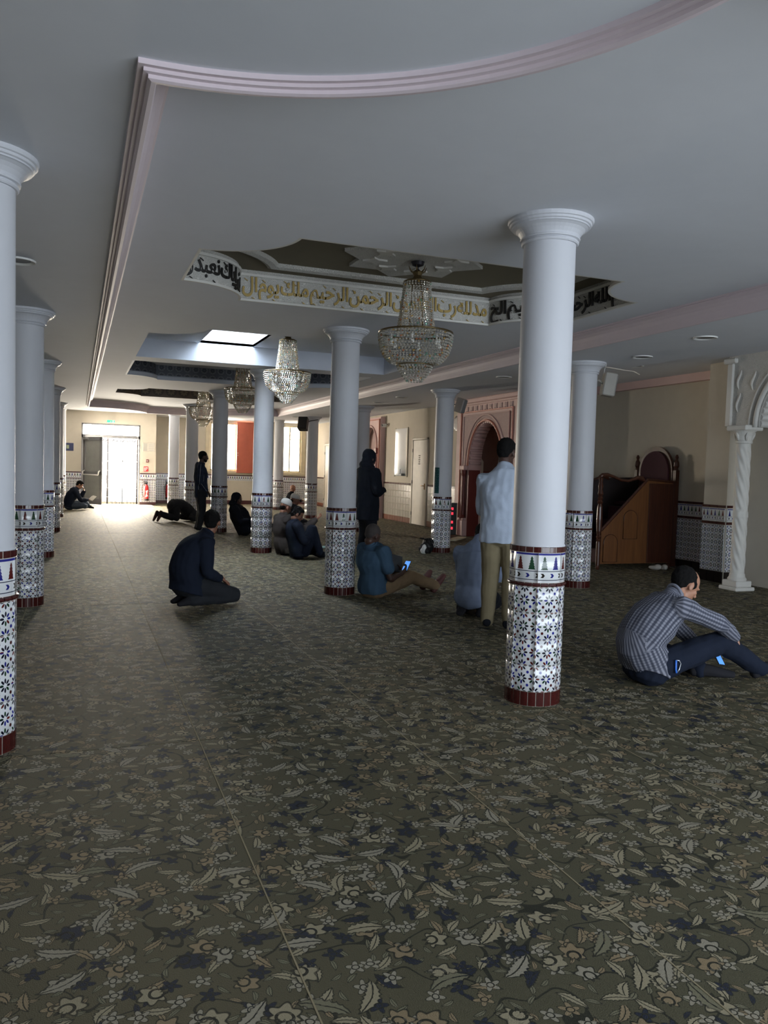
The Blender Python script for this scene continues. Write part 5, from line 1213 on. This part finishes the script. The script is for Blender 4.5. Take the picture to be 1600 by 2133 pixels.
# man in plaid shirt standing further back
O = (2.47, 17.6); CH2 = check('plaid_shirt', (34, 40, 56), (46, 56, 74), (150, 158, 168), .10, .11)
person(O, 0, dict(pel=(.01, 0, .88), chest=(0, 0, 1.22), neck=(.015, 0, 1.46), head=(.05, 0, 1.61), hf=(.98, .15, -.1), sR=(-.02, -.19, 1.39), sL=(-.02, .19, 1.39), eR=(-.05, -.25, 1.10), wR=(.10, -.20, .90), eL=(-.05, .25, 1.10), wL=(.10, .20, .90),
    hR=(0, -.10, .86), kR=(.03, -.11, .46), aR=(-.03, -.11, .085), tR=(.14, -.13, .03), hL=(0, .10, .86), kL=(.03, .11, .46), aL=(-.03, .11, .085), tL=(.14, .13, .03)),
    dict(skin=SK_D, hair='none', beard=True, stubble=HAIRB, top=CH2, legs=CHAR, shoe=BLACKC, thick=.030, sleeve_thick=.022, low=.08, weave=True), 'bearded man in a dark plaid shirt standing left of a column', False)
# prostrating man
O = (2.2, 20.65)
person(O, 20, dict(pel=(.06, 0, .40), chest=(.40, 0, .30), neck=(.62, 0, .17), head=(.72, 0, .115), hf=(.30, 0, -.95), hu=(.95, 0, .3), sR=(.54, -.18, .21), sL=(.54, .18, .21), eR=(.38, -.28, .10), wR=(.60, -.24, .05), hdR=(1, 0, -.1), eL=(.38, .28, .10), wL=(.60, .24, .05), hdL=(1, 0, -.1),
    hR=(.05, -.10, .36), kR=(.08, -.12, .09), aR=(-.34, -.11, .21), tR=(-.43, -.11, .03), hL=(.05, .10, .36), kL=(.08, .12, .09), aL=(-.34, .11, .20), tL=(-.43, .11, .03)),
    dict(skin=SK_M, hair='short', top=CHAR, legs=CHAR, shoe=fabric('brown_sock', (70, 52, 44)), girth=1.05, bow=(.0, 0, .06), thick=.035, sleeve_thick=.025, low=.03, collar=False, topname='jacket'), 'man prostrating in prayer in dark clothes near the entrance', False)
# reclining hooded figure against a column
O = (3.22, 16.80)
person(O, -25, dict(pel=(.08, 0, .15), chest=(-.06, 0, .42), neck=(-.12, 0, .60), head=(-.10, 0, .745), hf=(.95, -.1, -.25), sR=(-.12, -.19, .54), sL=(-.12, .19, .54), eR=(.04, -.26, .30), wR=(.22, -.12, .30), hdR=(.6, .8, 0), eL=(.04, .26, .30), wL=(.22, .12, .30), hdL=(.6, -.8, 0),
    hR=(.13, -.10, .13), kR=(.53, -.12, .24), aR=(.90, -.12, .08), tR=(1.0, -.12, .20), hL=(.13, .10, .13), kL=(.53, .12, .20), aL=(.92, .12, .08), tL=(1.02, .12, .2)),
    dict(skin=SK_D, hair='hood', top=PUFF, legs=BLACKC, shoe=BLACKC, girth=1.2, thick=.055, sleeve_thick=.045, low=.03, collar=False, topname='jacket'), 'hooded figure in black sitting back against a column on the carpet', False)
# coat man with knitted cap, hand held out
O = (3.23, 12.93)
person(O, 15, dict(pel=(-.02, 0, .15), chest=(-.07, 0, .44), neck=(-.07, 0, .665), head=(-.035, 0, .785), hf=(.85, .1, -.35), hu=(.3, 0, .95), sR=(-.08, -.20, .60), sL=(-.06, .20, .60), eR=(.20, -.20, .42), wR=(.46, -.12, .58), hdR=(.85, .0, .5), hnR=(.3, .0, .9), eL=(.15, .24, .38), wL=(.32, .10, .45),
    hR=(.03, -.10, .12), kR=(.40, -.20, .13), aR=(.12, -.06, .08), tR=(.02, .02, .06), hL=(.03, .10, .12), kL=(.42, .24, .14), aL=(.20, .0, .09), tL=(.10, -.1, .07)),
    dict(skin=SK_M, hair='kufi', capmat=WKNIT, captilt=.0, top=COAT, legs=CHAR, shoe=SOCK, girth=1.08, thick=.038, sleeve_thick=.030, low=.04, topname='coat', skirt=[((-.02, 0, .22), (.20, .22, .23)), ((.08, -.04, .11), (.22, .24, .11))]), 'man in a brown-grey coat and white cap leaning on a column, hand out')
# dark-haired figure with raised knee
O = (3.36, 12.36)
person(O, 0, dict(pel=(-.08, 0, .15), chest=(-.15, 0, .42), neck=(-.15, 0, .60), head=(-.11, 0, .705), hf=(.85, -.1, -.5), hu=(.5, 0, .85), sR=(-.16, -.18, .545), sL=(-.15, .18, .545), eR=(-.06, -.24, .30), wR=(.08, -.12, .34), hdR=(.8, .5, .1), eL=(.0, .22, .30), wL=(.09, .0, .36), hdL=(.7, -.7, 0),
    hR=(-.02, -.10, .12), kR=(.10, -.13, .49), aR=(.24, -.12, .10), tR=(.40, -.13, .04), hL=(-.02, .10, .12), kL=(.22, .26, .12), aL=(.30, -.02, .07), tL=(.42, -.06, .05)),
    dict(skin=SK_M, hair='short', top=NAVY, legs=JEANS, shoe=BLACKC, thick=.030, sleeve_thick=.022, low=.03, topname='sweater'), 'dark-haired figure in navy sitting with one knee raised')
# man with cap behind them
O = (4.45, 17.3)
person(O, 0, dict(pel=(-.02, 0, .15), chest=(-.04, 0, .42), neck=(.0, 0, .60), head=(.04, 0, .725), hf=(.9, -.35, -.2), sR=(-.03, -.19, .535), sL=(-.03, .19, .535), eR=(.10, -.25, .30), wR=(.28, -.08, .26), eL=(.10, .25, .30), wL=(.28, .08, .26),
    hR=(.03, -.10, .12), kR=(.36, -.28, .12), aR=(.16, -.02, .08), tR=(.10, .08, .06), hL=(.03, .10, .12), kL=(.36, .28, .12), aL=(.22, .04, .10), tL=(.15, -.06, .08)),
    dict(skin=SK_M, hair='kufi', capmat=WKNIT, captilt=-.02, top=CHAR, legs=CHAR, shoe=SOCK, thick=.026, topname='jacket'), 'man in a white cap sitting behind the coat man', False)
# bald man reading at the far window
O = (6.78, 26.2)
person(O, -25, dict(pel=(-.10, 0, .15), chest=(-.14, 0, .42), neck=(-.10, 0, .60), head=(-.07, 0, .735), hf=(.9, -.3, -.3), hu=(.3, 0, .95), sR=(-.12, -.19, .535), sL=(-.12, .19, .535), eR=(.02, -.25, .30), wR=(.24, -.12, .34), eL=(.02, .25, .30), wL=(.24, .12, .34),
    hR=(-.05, -.10, .12), kR=(.36, -.22, .13), aR=(.60, -.05, .08), tR=(.72, .02, .08), hL=(-.05, .10, .12), kL=(.36, .26, .13), aL=(.14, .02, .09), tL=(.06, -.08, .07)),
    dict(skin=SK_M, hair='none', top=BLACKC, legs=WROBE, shoe=WROBE, thick=.024), 'bald man in dark top and pale trousers sitting under the far window', False)
PAPER = plain('book_pages', (222, 218, 206), .8)
def book(loc, rot, label, cover):
    e = empty('open_book', loc, 0, label, 'book'); e.rotation_euler = rot
    for s in (-1, 1):
        Rm = Matrix.Rotation(s*.22, 4, 'Y'); a, b = (0, .15) if s > 0 else (-.15, 0)
        link('cover', MB().bevel_box((a, -.10, -.012), (b, .10, -.006), .002, mat=Rm).mesh('cover'), cover, e); link('page_block', MB().bevel_box((a+.004*(s > 0), -.095, -.006), (b-.004*(s < 0), .095, .008), .003, mat=Rm).mesh('page_block'), PAPER, e)
book(at(O, -25, (.36, 0, .38)), (.5, 0, 1.1), 'open white book held by the bald man at the far window', plain('red_cover', (120, 50, 44), .5))
# reader by the entrance
O = (-.17, 25.45)
person(O, 15, dict(pel=(-.05, 0, .15), chest=(.02, 0, .44), neck=(.15, 0, .62), head=(.235, 0, .735), hf=(.80, -.15, -.58), hu=(.55, 0, .83), sR=(.06, -.20, .55), sL=(.08, .19, .55), eR=(.20, -.24, .30), wR=(.42, -.14, .30), hdR=(.9, .2, .1), hnR=(0, .3, .9), eL=(.32, .20, .36), wL=(.37, .02, .55), hdL=(-.3, -.2, .9), hnL=(-.9, 0, 0),
    hR=(0, -.10, .12), kR=(.30, -.28, .13), aR=(.40, .04, .08), tR=(.50, .10, .06), hL=(0, .10, .12), kL=(.45, .22, .22), aL=(.52, .04, .09), tL=(.64, .0, .05)),
    dict(skin=SK_T, hair='short', top=NAVY, legs=fabric('slate_jeans', (70, 80, 92)), shoe=BLACKC, girth=1.08, bow=(-.05, 0, 0), thick=.030, sleeve_thick=.022, topname='jacket'), 'man in a navy jacket sitting cross-legged reading by the entrance', False)
book(at(O, 15, (.54, -.12, .36)), (.75, 0, -1.1), 'open book with green cover held by the reader at the entrance', plain('green_cover', (70, 84, 52), .5))
